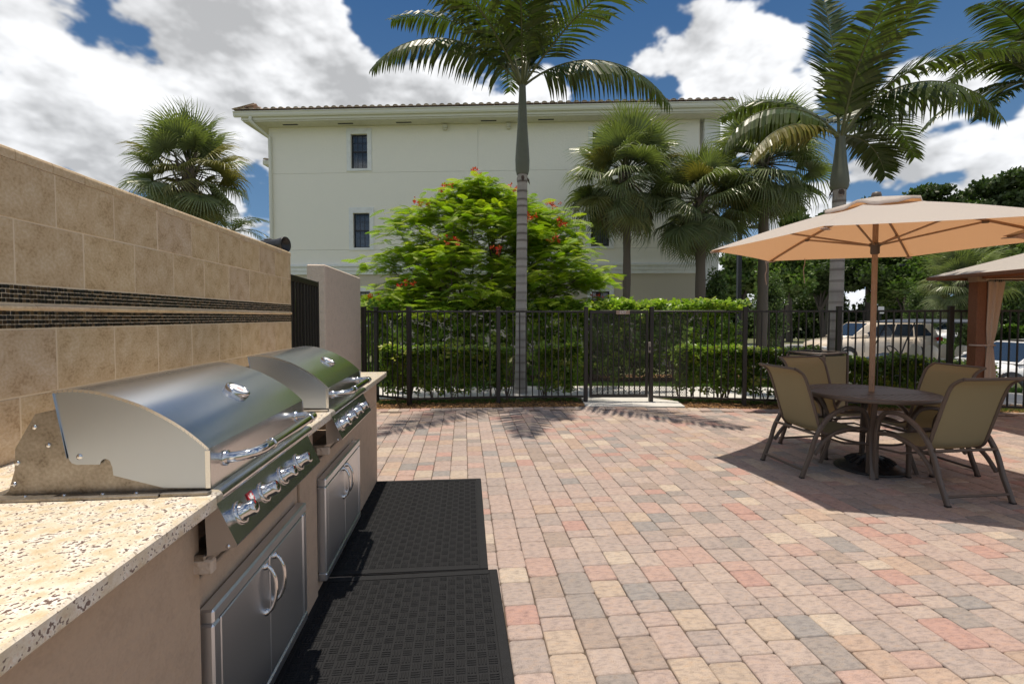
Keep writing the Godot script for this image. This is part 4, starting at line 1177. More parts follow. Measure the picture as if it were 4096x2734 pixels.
func make_parasol(called, label, at: Vector3, turn: float, ties: bool):
	var t := thing(called, label, "parasol", at, turn, "beige market parasols")
	var Rp := 1.37
	var hy := func(r: float): return 2.40 - 0.235 * (r / Rp) - 0.145 * pow(r / Rp, 1.7)
	var st := S()
	tube(st, [V(0, 0.05, 0), V(0, 2.36, 0)], 0.0225, 14); obj("pole", st, M.wood, t)
	st = S(); lathe(st, [Vector2(0.012, 2.39), Vector2(0.016, 2.41), Vector2(0.034, 2.425), Vector2(0.041, 2.45), Vector2(0.034, 2.478), Vector2(0.0, 2.488)], 16); obj("finial", st, M.frame, t)
	st = S(); lathe(st, [Vector2(0.0235, 1.93), Vector2(0.036, 1.94), Vector2(0.036, 2.0), Vector2(0.046, 2.005), Vector2(0.046, 2.03), Vector2(0.0235, 2.035)], 16); obj("runner", st, M.frame, t)
	# canvas: six panels with hollowed hems
	st = S(); st.set_smooth_group(1)
	var nr := 12; var na := 10
	for k in 6:
		for i in nr:
			for j in na:
				var p := func(a: int, b: int):
					var u := float(b) / na; var rr := lerpf(0.20, Rp, float(a) / nr)
					var a0 := TAU * k / 6; var a1 := TAU * (k + 1) / 6
					var e0 := V(cos(a0), 0, -sin(a0)) * rr; var e1 := V(cos(a1), 0, -sin(a1)) * rr
					var q := e0.lerp(e1, u)
					var dip := 4.0 * u * (1 - u)
					q *= 1.0 - 0.028 * dip * float(a) / nr
					return V(q.x, hy.call(rr) - 0.030 * dip * sin(PI * float(a) / nr), q.z)
				quad(st, p.call(i, j), p.call(i, j + 1), p.call(i + 1, j + 1), p.call(i + 1, j))
	obj("canopy", st, M.canvas, t)
	# vent cap with a drooping wavy hem
	st = S(); st.set_smooth_group(1)
	for k in 48:
		for i in 5:
			var p := func(a: int, b: int):
				var an := TAU * b / 48.0; var u := float(a) / 5
				var hexr := cos(PI / 6) / cos(fposmod(an, PI / 3) - PI / 6)
				var rr := 0.40 * u * hexr
				return V(cos(an) * rr, 2.445 - 0.080 * u - 0.02 * u * u + 0.016 * u * u * cos(an * 6 + 1.0) + 0.008 * u * u * sin(an * 11), -sin(an) * rr)
			quad(st, p.call(i, k), p.call(i, k + 1), p.call(i + 1, k + 1), p.call(i + 1, k))
	for k in 48:
		var p := func(b: int, dn: float):
			var an := TAU * b / 48.0
			var hexr := cos(PI / 6) / cos(fposmod(an, PI / 3) - PI / 6)
			var rr := 0.40 * hexr
			return V(cos(an) * rr, 2.345 - dn + 0.016 * cos(an * 6 + 1.0) + 0.008 * sin(an * 11), -sin(an) * rr)
		quad(st, p.call(k, 0), p.call(k + 1, 0), p.call(k + 1, 0.025), p.call(k, 0.025))
	obj("vent_cap", st, M.canvas, t)
	for k in 6:
		var a := TAU * k / 6
		var d := V(cos(a), 0, -sin(a))
		var pts := []
		for i in 9:
			var rr := lerpf(0.05, Rp - 0.03, i / 8.0); pts.append(d * rr + V(0, hy.call(rr) - 0.020, 0))
		st = S(); sweep(st, pts, 0.016, 0.022, Vector3.UP, 0.003); var rb := obj("rib", st, M.wood, t)
		st = S(); tube(st, [d * 0.04 + V(0, 2.015, 0), d * 0.78 + V(0, hy.call(0.78) - 0.036, 0)], 0.0085, 6); obj("strut", st, M.wood, rb)
		st = S(); cbox(st, d * 0.785 + V(0, hy.call(0.785) - 0.036, 0), V(0.05, 0.022, 0.026), 0.004, Basis(Vector3.UP, a)); obj("bracket", st, M.frame, rb)
		st = S(); cbox(st, d * (Rp - 0.045) + V(0, hy.call(Rp) - 0.016, 0), V(0.10, 0.006, 0.045), 0.002, Basis(Vector3.UP, a)); obj("tip_pocket", st, M.canvas, rb)
	if ties:
		for q in [[V(0.81, 2.13, -0.85), 0.38], [V(0.65, 2.015, -1.20), 0.27]]:
			st = S(); var o: Vector3 = q[0]
			sweep(st, smooth_path([o, o + V(0.012, -q[1] * 0.35, 0.008), o + V(-0.006, -q[1] * 0.6, 0.0), o + V(0.01, -q[1], 0.01)], 4), 0.022, 0.0015, V(0, 0, 1), 0.0003); obj("tie_strap", st, M.canvas, t)
	# cast iron foot
	var b := thing("parasol_base", "black ornate cast iron parasol foot on the pavers" if ties else "black iron foot of the parasol beyond the right edge", "parasol base", at, 0.0, "parasol feet")
	st = S(); lathe(st, [Vector2(0.275, 0.0), Vector2(0.280, 0.012), Vector2(0.270, 0.022), Vector2(0.255, 0.020), Vector2(0.245, 0.030), Vector2(0.225, 0.045), Vector2(0.20, 0.050), Vector2(0.185, 0.066), Vector2(0.15, 0.088), Vector2(0.10, 0.108), Vector2(0.07, 0.112), Vector2(0.045, 0.130), Vector2(0.034, 0.135), Vector2(0.032, 0.30), Vector2(0.024, 0.305)], 40); obj("dome", st, M.iron, b)
	for k in 16:
		var a := TAU * k / 16
		st = S(); tube(st, [V(cos(a) * 0.19, 0.064, sin(a) * 0.19), V(cos(a) * 0.145, 0.094, sin(a) * 0.145), V(cos(a) * 0.105, 0.110, sin(a) * 0.105)], [0.016, 0.012, 0.006], 6); obj("petal", st, M.iron, b)

func build_gazebo():
	var e1 := V(-0.06, 0, 0.998); var e2 := V(0.998, 0, 0.06)
	var c := V(6.50, 1.92, -6.50)
	var t := thing("gazebo", "wooden cabana with cream fabric roof at the right edge", "gazebo")
	var L := 3.6
	var P := func(a: float, b: float, y: float): return V(c.x, y, c.z) + e1 * a + e2 * b
	# roof cloth: four slopes
	var st := S()
	var ap: Vector3 = P.call(L / 2, L / 2, 2.62)
	var k := [P.call(0, 0, 1.93), P.call(L, 0, 1.93), P.call(L, L, 1.93), P.call(0, L, 1.93)]
	for i in 4:
		var a: Vector3 = k[i]; var b: Vector3 = k[(i + 1) % 4]
		for s in 6:
			for u in 6:
				var f := func(x: float, y: float):
					var q := a.lerp(b, x).lerp(ap, y); return q - V(0, 0.05 * sin(PI * x) * (1 - y) * sin(PI * minf(y + 0.2, 1)), 0)
				quad(st, f.call(s / 6.0, u / 6.0), f.call((s + 1) / 6.0, u / 6.0), f.call((s + 1) / 6.0, (u + 1) / 6.0), f.call(s / 6.0, (u + 1) / 6.0))
	obj("roof_cloth", st, M.canvas, t)
	for i in 4:
		st = S(); sweep(st, [k[i] + V(0, -0.025, 0), k[(i + 1) % 4] + V(0, -0.025, 0)], 0.035, 0.045); obj("eave_bar", st, M.post_wood, t)
	var pq := [[0.14, 0.60], [L - 0.14, 0.60], [L - 0.14, L - 0.60], [0.14, L - 0.60]]
	for i in 4:
		var p: Vector3 = P.call(pq[i][0], pq[i][1], 0)
		var bs := Basis(e1, Vector3.UP, e1.cross(Vector3.UP))
		st = S(); cbox(st, V(0, 0.93, 0), V(0.14, 1.86, 0.14), 0.006, bs); var po := obj("post", st, M.post_wood, t); po.position = p
		st = S(); cbox(st, V(0, 1.94, 0), V(0.155, 0.17, 0.155), 0.004, bs); var br := obj("bracket", st, mat(lin(0.30, 0.24, 0.20), 0.5, 0.3), t); br.position = p
		var p2: Vector3 = P.call(pq[(i + 1) % 4][0], pq[(i + 1) % 4][1], 0)
		var dd := (p2 - p).normalized() * 0.08
		st = S(); sweep(st, [p + dd + V(0, 1.96, 0), p2 - dd + V(0, 1.96, 0)], 0.045, 0.13); obj("beam", st, M.post_wood, t)
	# curtain gathered and tied at the corner post
	var cp: Vector3 = P.call(0.14, 0.60, 0) + V(0.135, 0, 0.07)
	var cu := thing("gazebo_curtain", "tan curtain tied back against the cabana's wooden corner post", "curtain", V(cp.x, 0, cp.z))
	st = S(); st.set_smooth_group(1)
	var lv := [[1.86, 0.105, 0.05], [1.80, 0.10, 0.05], [1.5, 0.085, 0.025], [1.2, 0.07, 0.0], [1.02, 0.045, -0.01], [0.97, 0.038, -0.01], [0.90, 0.048, -0.01], [0.6, 0.075, -0.01], [0.2, 0.085, 0.0], [0.05, 0.09, 0.0]]
	var n := 48
	for i in lv.size() - 1:
		for j in n:
			var f := func(a: int, b: int):
				var an := TAU * b / n; var q = lv[a]
				var rr: float = q[1] * (1.0 + 0.24 * sin(an * 7 + a * 0.25) + 0.1 * sin(an * 3))
				return V(cos(an) * rr + q[2], q[0], sin(an) * rr * 0.6)
			quad(st, f.call(i, j), f.call(i, j + 1), f.call(i + 1, j + 1), f.call(i + 1, j))
	obj("cloth", st, M.curtain, cu)
	st = S(); var tie := []
	for j in 25: tie.append(V(cos(TAU * j / 24) * 0.15 - 0.10, 0.985, sin(TAU * j / 24) * 0.11 - 0.02))
	tube(st, tie, 0.012, 6, false); obj("tie_band", st, M.canvas, cu)
	st = S(); tube(st, [V(-0.12, 1.885, 0.02), V(0.30, 1.885, 0.2)], 0.006, 6); obj("curtain_rod", st, M.chrome, cu)
	for j in 5:
		st = S(); tube(st, [V(-0.02 + j * 0.03, 1.895, 0.06), V(-0.02 + j * 0.03, 1.85, 0.06)], 0.008, 6); obj("hook", st, M.iron, cu)

func build_bin():
	var t := thing("litter_bin", "square olive fabric litter bin with brown frame behind the chairs", "bin", V(5.03, 0, -6.72), 0.36)
	var a := 0.27; var H := 0.84
	for s in [[1, 1], [1, -1], [-1, 1], [-1, -1]]:
		var st := S(); cbox(st, V(s[0] * (a - 0.005), H / 2, s[1] * (a - 0.005)), V(0.032, H, 0.032), 0.004); obj("leg", st, M.frame, t)
	for k in 4:
		var b := Basis(Vector3.UP, PI / 2 * k)
		var st := S(); cbox(st, b * V(0, H / 2 + 0.035, a - 0.004), V(a * 2 - 0.075, H - 0.09, 0.008), 0.002, b); obj("fabric_panel", st, M.sling, t)
		st = S(); cbox(st, b * V(0, 0.06, a - 0.02), V(a * 2 - 0.05, 0.02, 0.02), 0.003, b); obj("rail", st, M.frame, t)
	var st := S(); var ring := []
	var rr := [V(-a, 0, -a), V(a, 0, -a), V(a, 0, a), V(-a, 0, a)]
	for k in 4:
		var p: Vector3 = rr[k]; var q: Vector3 = rr[(k + 1) % 4]; ring.append(p.lerp(q, 0.10) + V(0, H + 0.03, 0)); ring.append(p.lerp(q, 0.90) + V(0, H + 0.03, 0))
	ring.append(ring[0]); tube(st, ring, 0.014, 8, false)
	obj("top_rim", st, M.frame, t)
	st = S(); ring = []
	for k in 4:
		var p: Vector3 = rr[k] * 0.86; var q: Vector3 = rr[(k + 1) % 4] * 0.86; ring.append(p.lerp(q, 0.10) + V(0, H + 0.005, 0)); ring.append(p.lerp(q, 0.90) + V(0, H + 0.005, 0))
	ring.append(ring[0]); tube(st, ring, 0.010, 8, false); obj("bag_ring", st, M.iron, t)
	for s in [[1, 1], [1, -1], [-1, 1], [-1, -1]]:
		st = S(); tube(st, [V(s[0] * (a - 0.01), H - 0.02, s[1] * (a - 0.01)), V(s[0] * (a - 0.012), H + 0.03, s[1] * (a - 0.012))], 0.010, 6); obj("stay", st, M.frame, t)
	st = S(); span(st, V(-a + 0.03, 0.08, -a + 0.03), V(a - 0.03, H - 0.12, a - 0.03), 0.02); obj("liner", st, M.iron, t)
# ---------------------------------------------------------------- plants
func blade(st, p: Vector3, d: Vector3, wv: Vector3, L: float, w: float, sag: float, c: Color, c2: Color):    # a narrow leaf in three pieces that droops towards its tip
	var a := p; var seg := L / 3.0
	var ws := [0.55, 1.0, 0.72, 0.04]
	var wp := wv.normalized() * w * 0.5
	for k in 3:
		var q := a + d * seg
		st.set_color(c.lerp(c2, k / 3.0))
		var w0: float = ws[k]; var w1: float = ws[k + 1]
		if k < 2:
			quad(st, a - wp * w0, a + wp * w0, q + wp * w1, q - wp * w1)
		else: tri(st, a - wp * w0, a + wp * w0, q)
		a = q; d = (d + Vector3.DOWN * sag * (0.5 + 0.5 * k)).normalized()

func pinnate_frond(parent, base: Vector3, az: float, el: float, L: float, droop: float, ll: float, hang: float, lw := 0.036, tint := 0.0, n := 60):
	var st := S()
	az = deg_to_rad(az); el = deg_to_rad(el)
	var hd := V(cos(az), 0, -sin(az))
	var pts := [base]; var dirs := []
	var steps := 18
	for i in steps:
		var e := el - deg_to_rad(droop) * pow((i + 0.5) / steps, 1.15)
		var d := hd * cos(e) + Vector3.UP * sin(e)
		dirs.append(d); pts.append(pts[-1] + d * L / steps)
	var rad := []
	for i in steps + 1: rad.append(lerpf(0.024, 0.004, pow(float(i) / steps, 0.7)))
	st.set_color(Color(0.16, 0.17, 0.08)); tube(st, pts, rad, 6)
	for i in n:
		var t := 0.13 + 0.87 * (i + 0.5) / n
		var f := t * steps; var k := mini(int(f), steps - 1)
		var p: Vector3 = pts[k].lerp(pts[k + 1], f - k); var d: Vector3 = dirs[k]
		var side := d.cross(Vector3.UP).normalized()
		if side.length() < 0.5: side = V(-sin(az), 0, -cos(az))
		var upl := side.cross(d).normalized()
		var len := ll * (0.62 + 0.38 * sin(PI * minf(t * 1.25, 1.0))) * (1.0 if t < 0.8 else lerpf(1.0, 0.45, (t - 0.8) / 0.2)) * R(0.9, 1.08)
		for s in [-1, 1]:
			if rng.randf() < 0.03: continue
			var o: Vector3 = (side * s * R(0.72, 0.95) * (1.0 - 0.4 * minf(hang, 1.0)) + d * R(0.42, 0.62) * (1.0 - 0.3 * minf(hang, 1.0)) + upl * R(0.10, 0.35) * (1.0 - minf(hang, 1.0)) + Vector3.DOWN * hang * 0.42).normalized()
			var kk := R(0.75, 1.2)
			var c := Color(0.062 * kk, 0.092 * kk, 0.022 * kk).lerp(Color(0.30, 0.22, 0.03), tint * R(0.3, 1.0))
			var c2 := c.lerp(Color(0.20, 0.17, 0.03), R(0.0, 0.35) + tint * 0.5)
			blade(st, p, o, d + upl * R(-0.25, 0.25), len, lw, hang * R(0.85, 1.15), c, c2)
	obj("frond", st, M.frond, parent)

func ringed_trunk(parent, base: Vector3, top: Vector3, r0: float, r1: float, rings: float):
	var st := S()
	var L := (top - base).length(); var n := int(L / 0.02)
	var prev := []
	var bulge := 0.0
	var marks := []
	var y := 0.15
	while y < L:
		marks.append(y); y += rings * R(0.75, 1.2) * lerpf(1.0, 1.0, y / L)
	st.set_smooth_group(1)
	var N := 18
	for i in n + 1:
		var t := float(i) / n
		var yy := t * L
		var r := lerpf(r0, r1, t) * (1.0 + 0.42 * exp(-yy / 0.16))
		var scar := 0.0
		for m in marks:
			var q: float = absf(yy - m)
			if q < 0.030: scar = maxf(scar, 1.0 - q / 0.030)
		var kk := 1.0 + 0.10 * sin(i * 12.9)
		var c := Color(0.36 * kk, 0.335 * kk, 0.30 * kk).lerp(Color(0.11, 0.09, 0.075), clampf(scar * 1.1, 0, 0.9) * lerpf(0.55, 1.0, smoothstep(0.5, 0.8, t)))
		r += 0.004 * scar
		var ring := []
		var cc := base.lerp(top, t)
		for k in N: ring.append(cc + V(cos(TAU * k / N), 0, sin(TAU * k / N)) * r)
		if prev.size():
			st.set_color(c)
			for k in N: quad(st, prev[k], prev[(k + 1) % N], ring[(k + 1) % N], ring[k])
		prev = ring
	obj("trunk", st, M.bark, parent)

func feather_palm(label: String, base: Vector3, y_scar: float, y_top: float, r: float, fr: Array):
	var t := thing("feather_palm", label, "palm tree", base, 0.0, "slender ringed palms by the fence")
	ringed_trunk(t, V(0, -0.05, 0), V(0.03, y_scar, 0), r, r * 0.86, 0.155)
	var st := S()
	var pr := []
	for q in [[0.0, 0.97], [0.05, 1.16], [0.16, 1.22], [0.30, 1.10], [0.5, 0.88], [0.75, 0.70], [1.0, 0.55]]:
		pr.append(Vector2(r * q[1], y_scar + (y_top - y_scar) * q[0]))
	lathe(st, pr, 20, Transform3D(Basis(), V(0.03, 0, 0))); obj("crownshaft", st, M.crownshaft, t)
	for k in 5:      # torn leaf bases under the crownshaft
		st = S(); st.set_color(Color(0.10, 0.07, 0.05)); var a := R(0, TAU)
		var p := V(0.03 + cos(a) * r * 0.95, y_scar - 0.02 - R(0, 0.10), sin(a) * r * 0.95)
		blade(st, p + V(0, 0.06, 0), V(cos(a) * 0.4, -0.9, sin(a) * 0.4).normalized(), V(-sin(a), 0, cos(a)), 0.13, 0.06, 0.0, Color(0.10, 0.07, 0.05), Color(0.06, 0.04, 0.03)); obj("leaf_scar", st, M.frond_dead, t)
	for f in fr:
		pinnate_frond(t, V(0.03 + cos(deg_to_rad(f[0])) * r * 0.4, y_top - R(0.0, 0.06), -sin(deg_to_rad(f[0])) * r * 0.4), f[0], f[1], f[2], f[3], f[4] * 1.08, f[5], 0.056, f[6] if f.size() > 6 else 0.0)

func build_palms():
	# az: 0 right, 90 away, 180 left, 270 towards the camera; then elevation, length, bend, leaflet length, hang
	feather_palm("slender ringed palm growing beside the gate", V(1.03, 0, -9.08), 3.93, 5.56, 0.106,
		[[2, 40, 3.1, 95, 0.70, 1.1], [182, 52, 3.0, 105, 0.68, 0.9], [168, 63, 2.9, 75, 0.66, 0.5], [205, 66, 2.9, 80, 0.62, 0.45], [232, 36, 3.9, 50, 0.66, 0.35], [308, 36, 3.9, 50, 0.66, 0.35], [262, 44, 3.4, 60, 0.62, 0.35], [25, 72, 2.9, 65, 0.62, 0.3], [90, 58, 2.8, 80, 0.6, 0.4], [60, 76, 2.8, 60, 0.6, 0.3], [130, 78, 2.8, 60, 0.6, 0.3], [275, 70, 2.9, 70, 0.6, 0.3], [345, 82, 2.6, 40, 0.55, 0.2]])
	feather_palm("slender ringed palm rising behind the parasol", V(5.84, 0, -7.42), 3.36, 4.22, 0.108,
		[[176, 47, 2.15, 115, 0.60, 1.2], [194, 20, 2.0, 80, 0.52, 0.8, 0.55], [88, 87, 2.6, 16, 0.55, 0.15], [330, 62, 2.7, 95, 0.60, 0.32], [355, 60, 3.0, 115, 0.66, 1.1], [15, 12, 1.25, 85, 0.52, 0.22], [45, 55, 2.4, 80, 0.55, 0.4], [120, 62, 2.4, 80, 0.55, 0.4], [290, 75, 2.4, 55, 0.55, 0.25], [250, 68, 2.3, 75, 0.52, 0.3], [20, 42, 2.3, 95, 0.55, 0.4]])
	feather_palm("slender ringed palm beyond the right edge, only its fronds in view", V(10.1, -0.1, -8.0), 4.4, 5.6, 0.11,
		[[175, 40, 2.3, 75, 0.5, 0.5], [195, 60, 2.4, 80, 0.5, 0.4], [160, 12, 2.0, 70, 0.5, 0.45], [220, 45, 2.2, 80, 0.5, 0.4], [90, 60, 2.2, 80, 0.5, 0.4], [0, 50, 2.2, 80, 0.5, 0.4], [270, 60, 2.2, 80, 0.5, 0.4], [185, -5, 1.6, 50, 0.45, 0.4], [310, 50, 2.2, 80, 0.5, 0.4], [40, 50, 2.2, 80, 0.5, 0.4]])
	fans = [fan_mesh(0.75, 0.88, 1.25, false, 1), fan_mesh(0.85, 0.85, 1.5, false, 2), fan_mesh(0.62, 0.92, 0.95, false, 3), fan_mesh(0.8, 0.9, 1.9, false, 4), fan_mesh(0.7, 0.8, 1.3, true, 5)]
	fan_palm("cabbage palm standing behind the tiled wall at left", V(-6.02, -0.03, -11.75), 4.66, 0.14, 0.88, 66, 2, 0.5)
	fan_palm("cabbage palm with hanging brown skirt before the house", V(5.12, -0.03, -15.6), 5.95, 0.12, 1.36, 74, 26, 0.15)
	fan_palm("shorter cabbage palm before the right end of the house", V(7.42, -0.03, -15.3), 5.15, 0.15, 1.22, 60, 5, 0.1)
	fan_palm("tall cabbage palm right of the house beside the lamp post", V(9.45, -0.2, -15.2), 6.35, 0.15, 1.42, 66, 6, 0.1)
	fan_palm("cabbage palm beyond the car park under the parasol's edge", V(19.2, -0.58, -17.6), 2.75, 0.2, 1.15, 44, 3, 0.15)
	fan_palm("small cabbage palm at the far right behind the cabana", V(22.5, -0.58, -17.0), 4.6, 0.2, 1.0, 36, 3, 0.1)
	var t := thing("feather_palm", "dark feathery palm peeping out at the house's left corner", "palm tree", V(-10.4, -0.03, -24.0), 0.0, "slender ringed palms by the fence")
	t.remove_meta("group")
	ringed_trunk(t, V(0, 0, 0), V(0, 5.2, 0), 0.13, 0.11, 0.16)
	for k in 14: pinnate_frond(t, V(0, 5.25, 0), k * 26.0 + R(-5, 5), R(5, 65), 2.0, 85, 0.5, 0.35, 0.04, 0.0, 26)

var fans := []

func fan_mesh(pet: float, rad: float, droop: float, dead: bool, sd: int) -> ArrayMesh:     # costapalmate leaf: stalk along +x, blade splitting into drooping tips
	var st := S()
	var c0 := Color(0.12, 0.13, 0.05) if not dead else Color(0.16, 0.11, 0.07)
	st.set_color(c0)
	tube(st, [V(0, 0, 0), V(pet * 0.5, 0.05, 0), V(pet, 0.03, 0)], [0.022, 0.014, 0.010], 5, false)
	var n := 44
	for i in n:
		var a := lerpf(-2.05, 2.05, (i + 0.5) / n)
		var len := rad * (0.72 + 0.28 * cos(a * 0.8)) * R(0.92, 1.06)
		var fold := 0.30 * cos(a * 0.7)
		var d := V(cos(a), 0.30 - 0.35 * absf(a) / 2.05 , sin(a)).normalized()
		if dead: d = (V(cos(a) * 0.35, -0.55, sin(a) * 0.5) + rand_dir() * 0.25).normalized()
		var hw := (0.020 if not dead else 0.016) * rad
		var kk := R(0.8, 1.2)
		var c := Color(0.19 * kk, 0.23 * kk, 0.115 * kk)
		var c2 := c.lerp(Color(0.36, 0.28, 0.10), R(0, 0.30) if rng.randf() < 0.35 else 0.03)
		if dead: c = Color(0.15 * kk, 0.105 * kk, 0.065 * kk); c2 = c * 1.1
		var p := V(pet, 0.03, 0)
		var wv := d.cross(V(0, 1, 0.0)).normalized()
		if wv.length() < 0.3: wv = V(0, 0, 1)
		wv = (wv + V(0, 0.5 * (1 if i % 2 else -1), 0)).normalized()
		var ws := [0.16, 1.0, 0.85, 0.45, 0.03]
		var q := p
		for k in 4:
			var e := q + d * len * 0.25
			var w0: float = ws[k] * hw; var w1: float = ws[k + 1] * hw
			st.set_color(c.lerp(c2, k / 3.0))
			if k < 3: quad(st, q - wv * w0, q + wv * w0, e + wv * w1, e - wv * w1)
			else: tri(st, q - wv * w0, q + wv * w0, e)
			q = e; d = (d + Vector3.DOWN * droop * (0.08 if k == 0 else 0.42) * R(0.7, 1.2)).normalized()
	return mesh_of(st)

func fan_palm(label: String, base: Vector3, y: float, r: float, s: float, n: int, dead: int, yellow: float):
	var t := thing("cabbage_palm", label, "palm tree", base, 0.0, "cabbage palms")
	var st := S(); var pts := []; var rad := []
	var yt := y - base.y
	for i in 15:
		var k := i / 14.0
		pts.append(V(sin(k * 3.0) * 0.05, yt * k, cos(k * 2.0) * 0.04 - 0.04)); rad.append(r * (1.12 - 0.18 * k + 0.06 * sin(i * 2.2)))
	tube(st, pts, rad, 12); obj("trunk", st, M.grey_bark, t)
	for i in 30:       # old leaf boots crossing under the crown
		st = S(); var a := i * 2.39996; var h := yt - 0.85 + 0.85 * i / 30.0
		var p := V(cos(a) * r * 0.9, h, sin(a) * r * 0.9)
		sweep(st, [p, p + V(cos(a) * 0.10, 0.13, sin(a) * 0.10), p + V(cos(a) * 0.17, 0.30, sin(a) * 0.17)], 0.05, 0.016, V(cos(a), 0.2, sin(a)).normalized(), 0.002)
		obj("leaf_boot", st, M.grey_bark, t)
	var top := V(pts[-1].x, yt, pts[-1].z)
	for i in n:
		var u := (i + 0.5) / n
		var el := lerpf(84, -72, pow(u, 0.95)) + R(-12, 12)
		var az := i * 137.508 + R(-14, 14)
		var o := MeshInstance3D.new(); o.name = "frond"
		var kind := 2 if el > 50 else (0 if el > 15 else (1 if rng.randf() < 0.5 else 3))
		o.mesh = fans[kind]; o.material_override = M.frond_y if rng.randf() < yellow and el < 30 else M.frond
		o.transform = Transform3D(Basis(Vector3.UP, deg_to_rad(az)) * Basis(Vector3.BACK, deg_to_rad(el)) * Basis(Vector3.RIGHT, R(-0.7, 0.7)) * Basis().scaled(Vector3.ONE * s * R(0.8, 1.15)), top + V(0, -0.25 + 0.35 * (1 - u), 0))
		t.add_child(o, true)
	for i in dead:
		var o := MeshInstance3D.new(); o.name = "dead_frond"; o.mesh = fans[4]; o.material_override = M.frond_dead
		o.transform = Transform3D(Basis(Vector3.UP, R(0, TAU)) * Basis(Vector3.BACK, deg_to_rad(R(-75, -35))) * Basis().scaled(Vector3.ONE * s * R(0.8, 1.15)), top + V(0, -0.25, 0))
		t.add_child(o, true)

func leaf_sprig(n: int, len: float, wid: float, spread: float) -> ArrayMesh:     # a twig end with rounded leaves
	var st := S()
	for i in n:
		var a := i * 2.39996 + R(-0.3, 0.3); var up := R(-0.15, 0.6)
		var d := V(cos(a) * (1 - up * 0.5), up, sin(a) * (1 - up * 0.5)).normalized()
		var p := V(0, spread * i / n, 0) + d * 0.012
		var sd := d.cross(Vector3.UP).normalized() * wid * 0.5
		var nn := sd.cross(d).normalized() * -len * 0.08
		var l := len * R(0.8, 1.15)
		var q := [p, p + d * l * 0.35 + sd * 0.72 + nn, p + d * l * 0.72 + sd + nn, p + d * l, p + d * l * 0.72 - sd + nn, p + d * l * 0.35 - sd * 0.72 + nn, p + d * l * 0.55]
		st.set_smooth_group(1)
		for k in 6: tri(st, q[6], q[k], q[(k + 1) % 6])
	st.set_smooth_group(-1)
	return mesh_of(st, M.leaf)

func hedge(label: String, a: Vector3, b: Vector3, depth: float, h0: float, h1: float, n: int, cols: Array, sprigs: Mesh, group := "clipped hedges behind the fence"):
	var t := thing("hedge", label, "hedge", (a + b) / 2.0, 0.0, group)
	var c := (a + b) / 2.0
	var d := (b - a); var L := d.length(); d /= L
	var nz := V(d.z, 0, -d.x) * -1.0
	var xf := []; var cs := []
	var bump := FastNoiseLite.new(); bump.seed = int(absf(a.x * 100)) + 7; bump.frequency = 1.3
	for i in n:
		var u := R(-L / 2, L / 2)
		var w := bump.get_noise_2d(u * 1.0, a.z)
		var hh := h1 + w * 0.10
		var face := rng.randf()
		var v: float; var y: float; var out: Vector3
		if face < 0.52: y = R(h0, hh); v = depth / 2 - pow(rng.randf(), 1.6) * depth * 0.5 + w * 0.05 - 0.42 * depth * (y - h0) / (h1 - h0); out = nz
		elif face < 0.85: v = R(-depth / 2, depth / 2); y = hh - pow(rng.randf(), 1.8) * 0.22; out = Vector3.UP
		else: v = R(-depth / 2, depth / 2); y = R(h0, hh); out = nz
		if y < h0 + 0.12 and rng.randf() < 0.55: continue
		var up := (out * 0.45 + Vector3.UP * 0.9 + rand_dir() * 0.7).normalized()
		var bs := Basis(Quaternion(Vector3.UP, up)) * Basis(Vector3.UP, R(0, TAU))
		xf.append(Transform3D(bs.scaled(Vector3.ONE * R(0.75, 1.25)), d * u + nz * v + V(0, y, 0)))
		var q: Color = cols[rng.randi() % cols.size()]; var kk := R(0.75, 1.25)
		cs.append(Color(q.r * kk, q.g * kk, q.b * kk))
	scatter("foliage", sprigs, xf, cs, t)
	var m := int(L * 5.0)
	for i in m:
		var st := S()
		var p := d * R(-L / 2, L / 2) + nz * R(-depth * 0.3, depth * 0.3)
		for k in 3:
			var q := p + V(R(-0.12, 0.12), h0 + R(0.1, 0.35), R(-0.1, 0.1)); var e := q + V(R(-0.15, 0.15), (h1 - h0) * 0.45, R(-0.12, 0.12))
			tube(st, [p + V(0, -0.03, 0), p.lerp(q, 0.5) + V(R(-0.03, 0.03), 0, R(-0.03, 0.03)), q, e], [0.010, 0.008, 0.007, 0.004], 5, false)
		obj("stem", st, M.branch, t)

func build_hedges():
	var s_low := leaf_sprig(8, 0.058, 0.036, 0.05)
	var s_tall := leaf_sprig(8, 0.104, 0.072, 0.08)
	var g := [Color(0.20, 0.31, 0.05), Color(0.25, 0.37, 0.055), Color(0.31, 0.43, 0.07), Color(0.16, 0.27, 0.045), Color(0.42, 0.50, 0.09)]
	var lo := [Color(0.17, 0.27, 0.045), Color(0.22, 0.33, 0.05), Color(0.28, 0.39, 0.06), Color(0.38, 0.40, 0.07), Color(0.13, 0.22, 0.04)]
	hedge("tall clipped hedge of rounded glossy leaves beyond the footpath", V(-5.0, 0, -11.55), V(6.0, 0, -10.5), 1.1, 0.06, 1.64, 4600, g, s_tall)
	hedge("low hedge behind the fence left of the slender palm", V(-1.30, 0, -8.33), V(0.72, 0, -8.30), 0.42, 0.14, 0.84, 1500, lo, s_low)
	hedge("low hedge behind the fence between slender palm and gate", V(1.22, 0, -8.28), V(1.92, 0, -8.24), 0.42, 0.14, 0.84, 560, lo, s_low)
	hedge("low hedge behind the fence right of the gate", V(3.50, 0, -8.05), V(5.55, 0, -7.43), 0.42, 0.14, 0.84, 1600, lo, s_low)
	hedge("low hedge behind the fence between parasol and cabana", V(5.75, 0, -7.35), V(7.75, 0, -6.74), 0.45, 0.14, 0.70, 1500, lo, s_low)

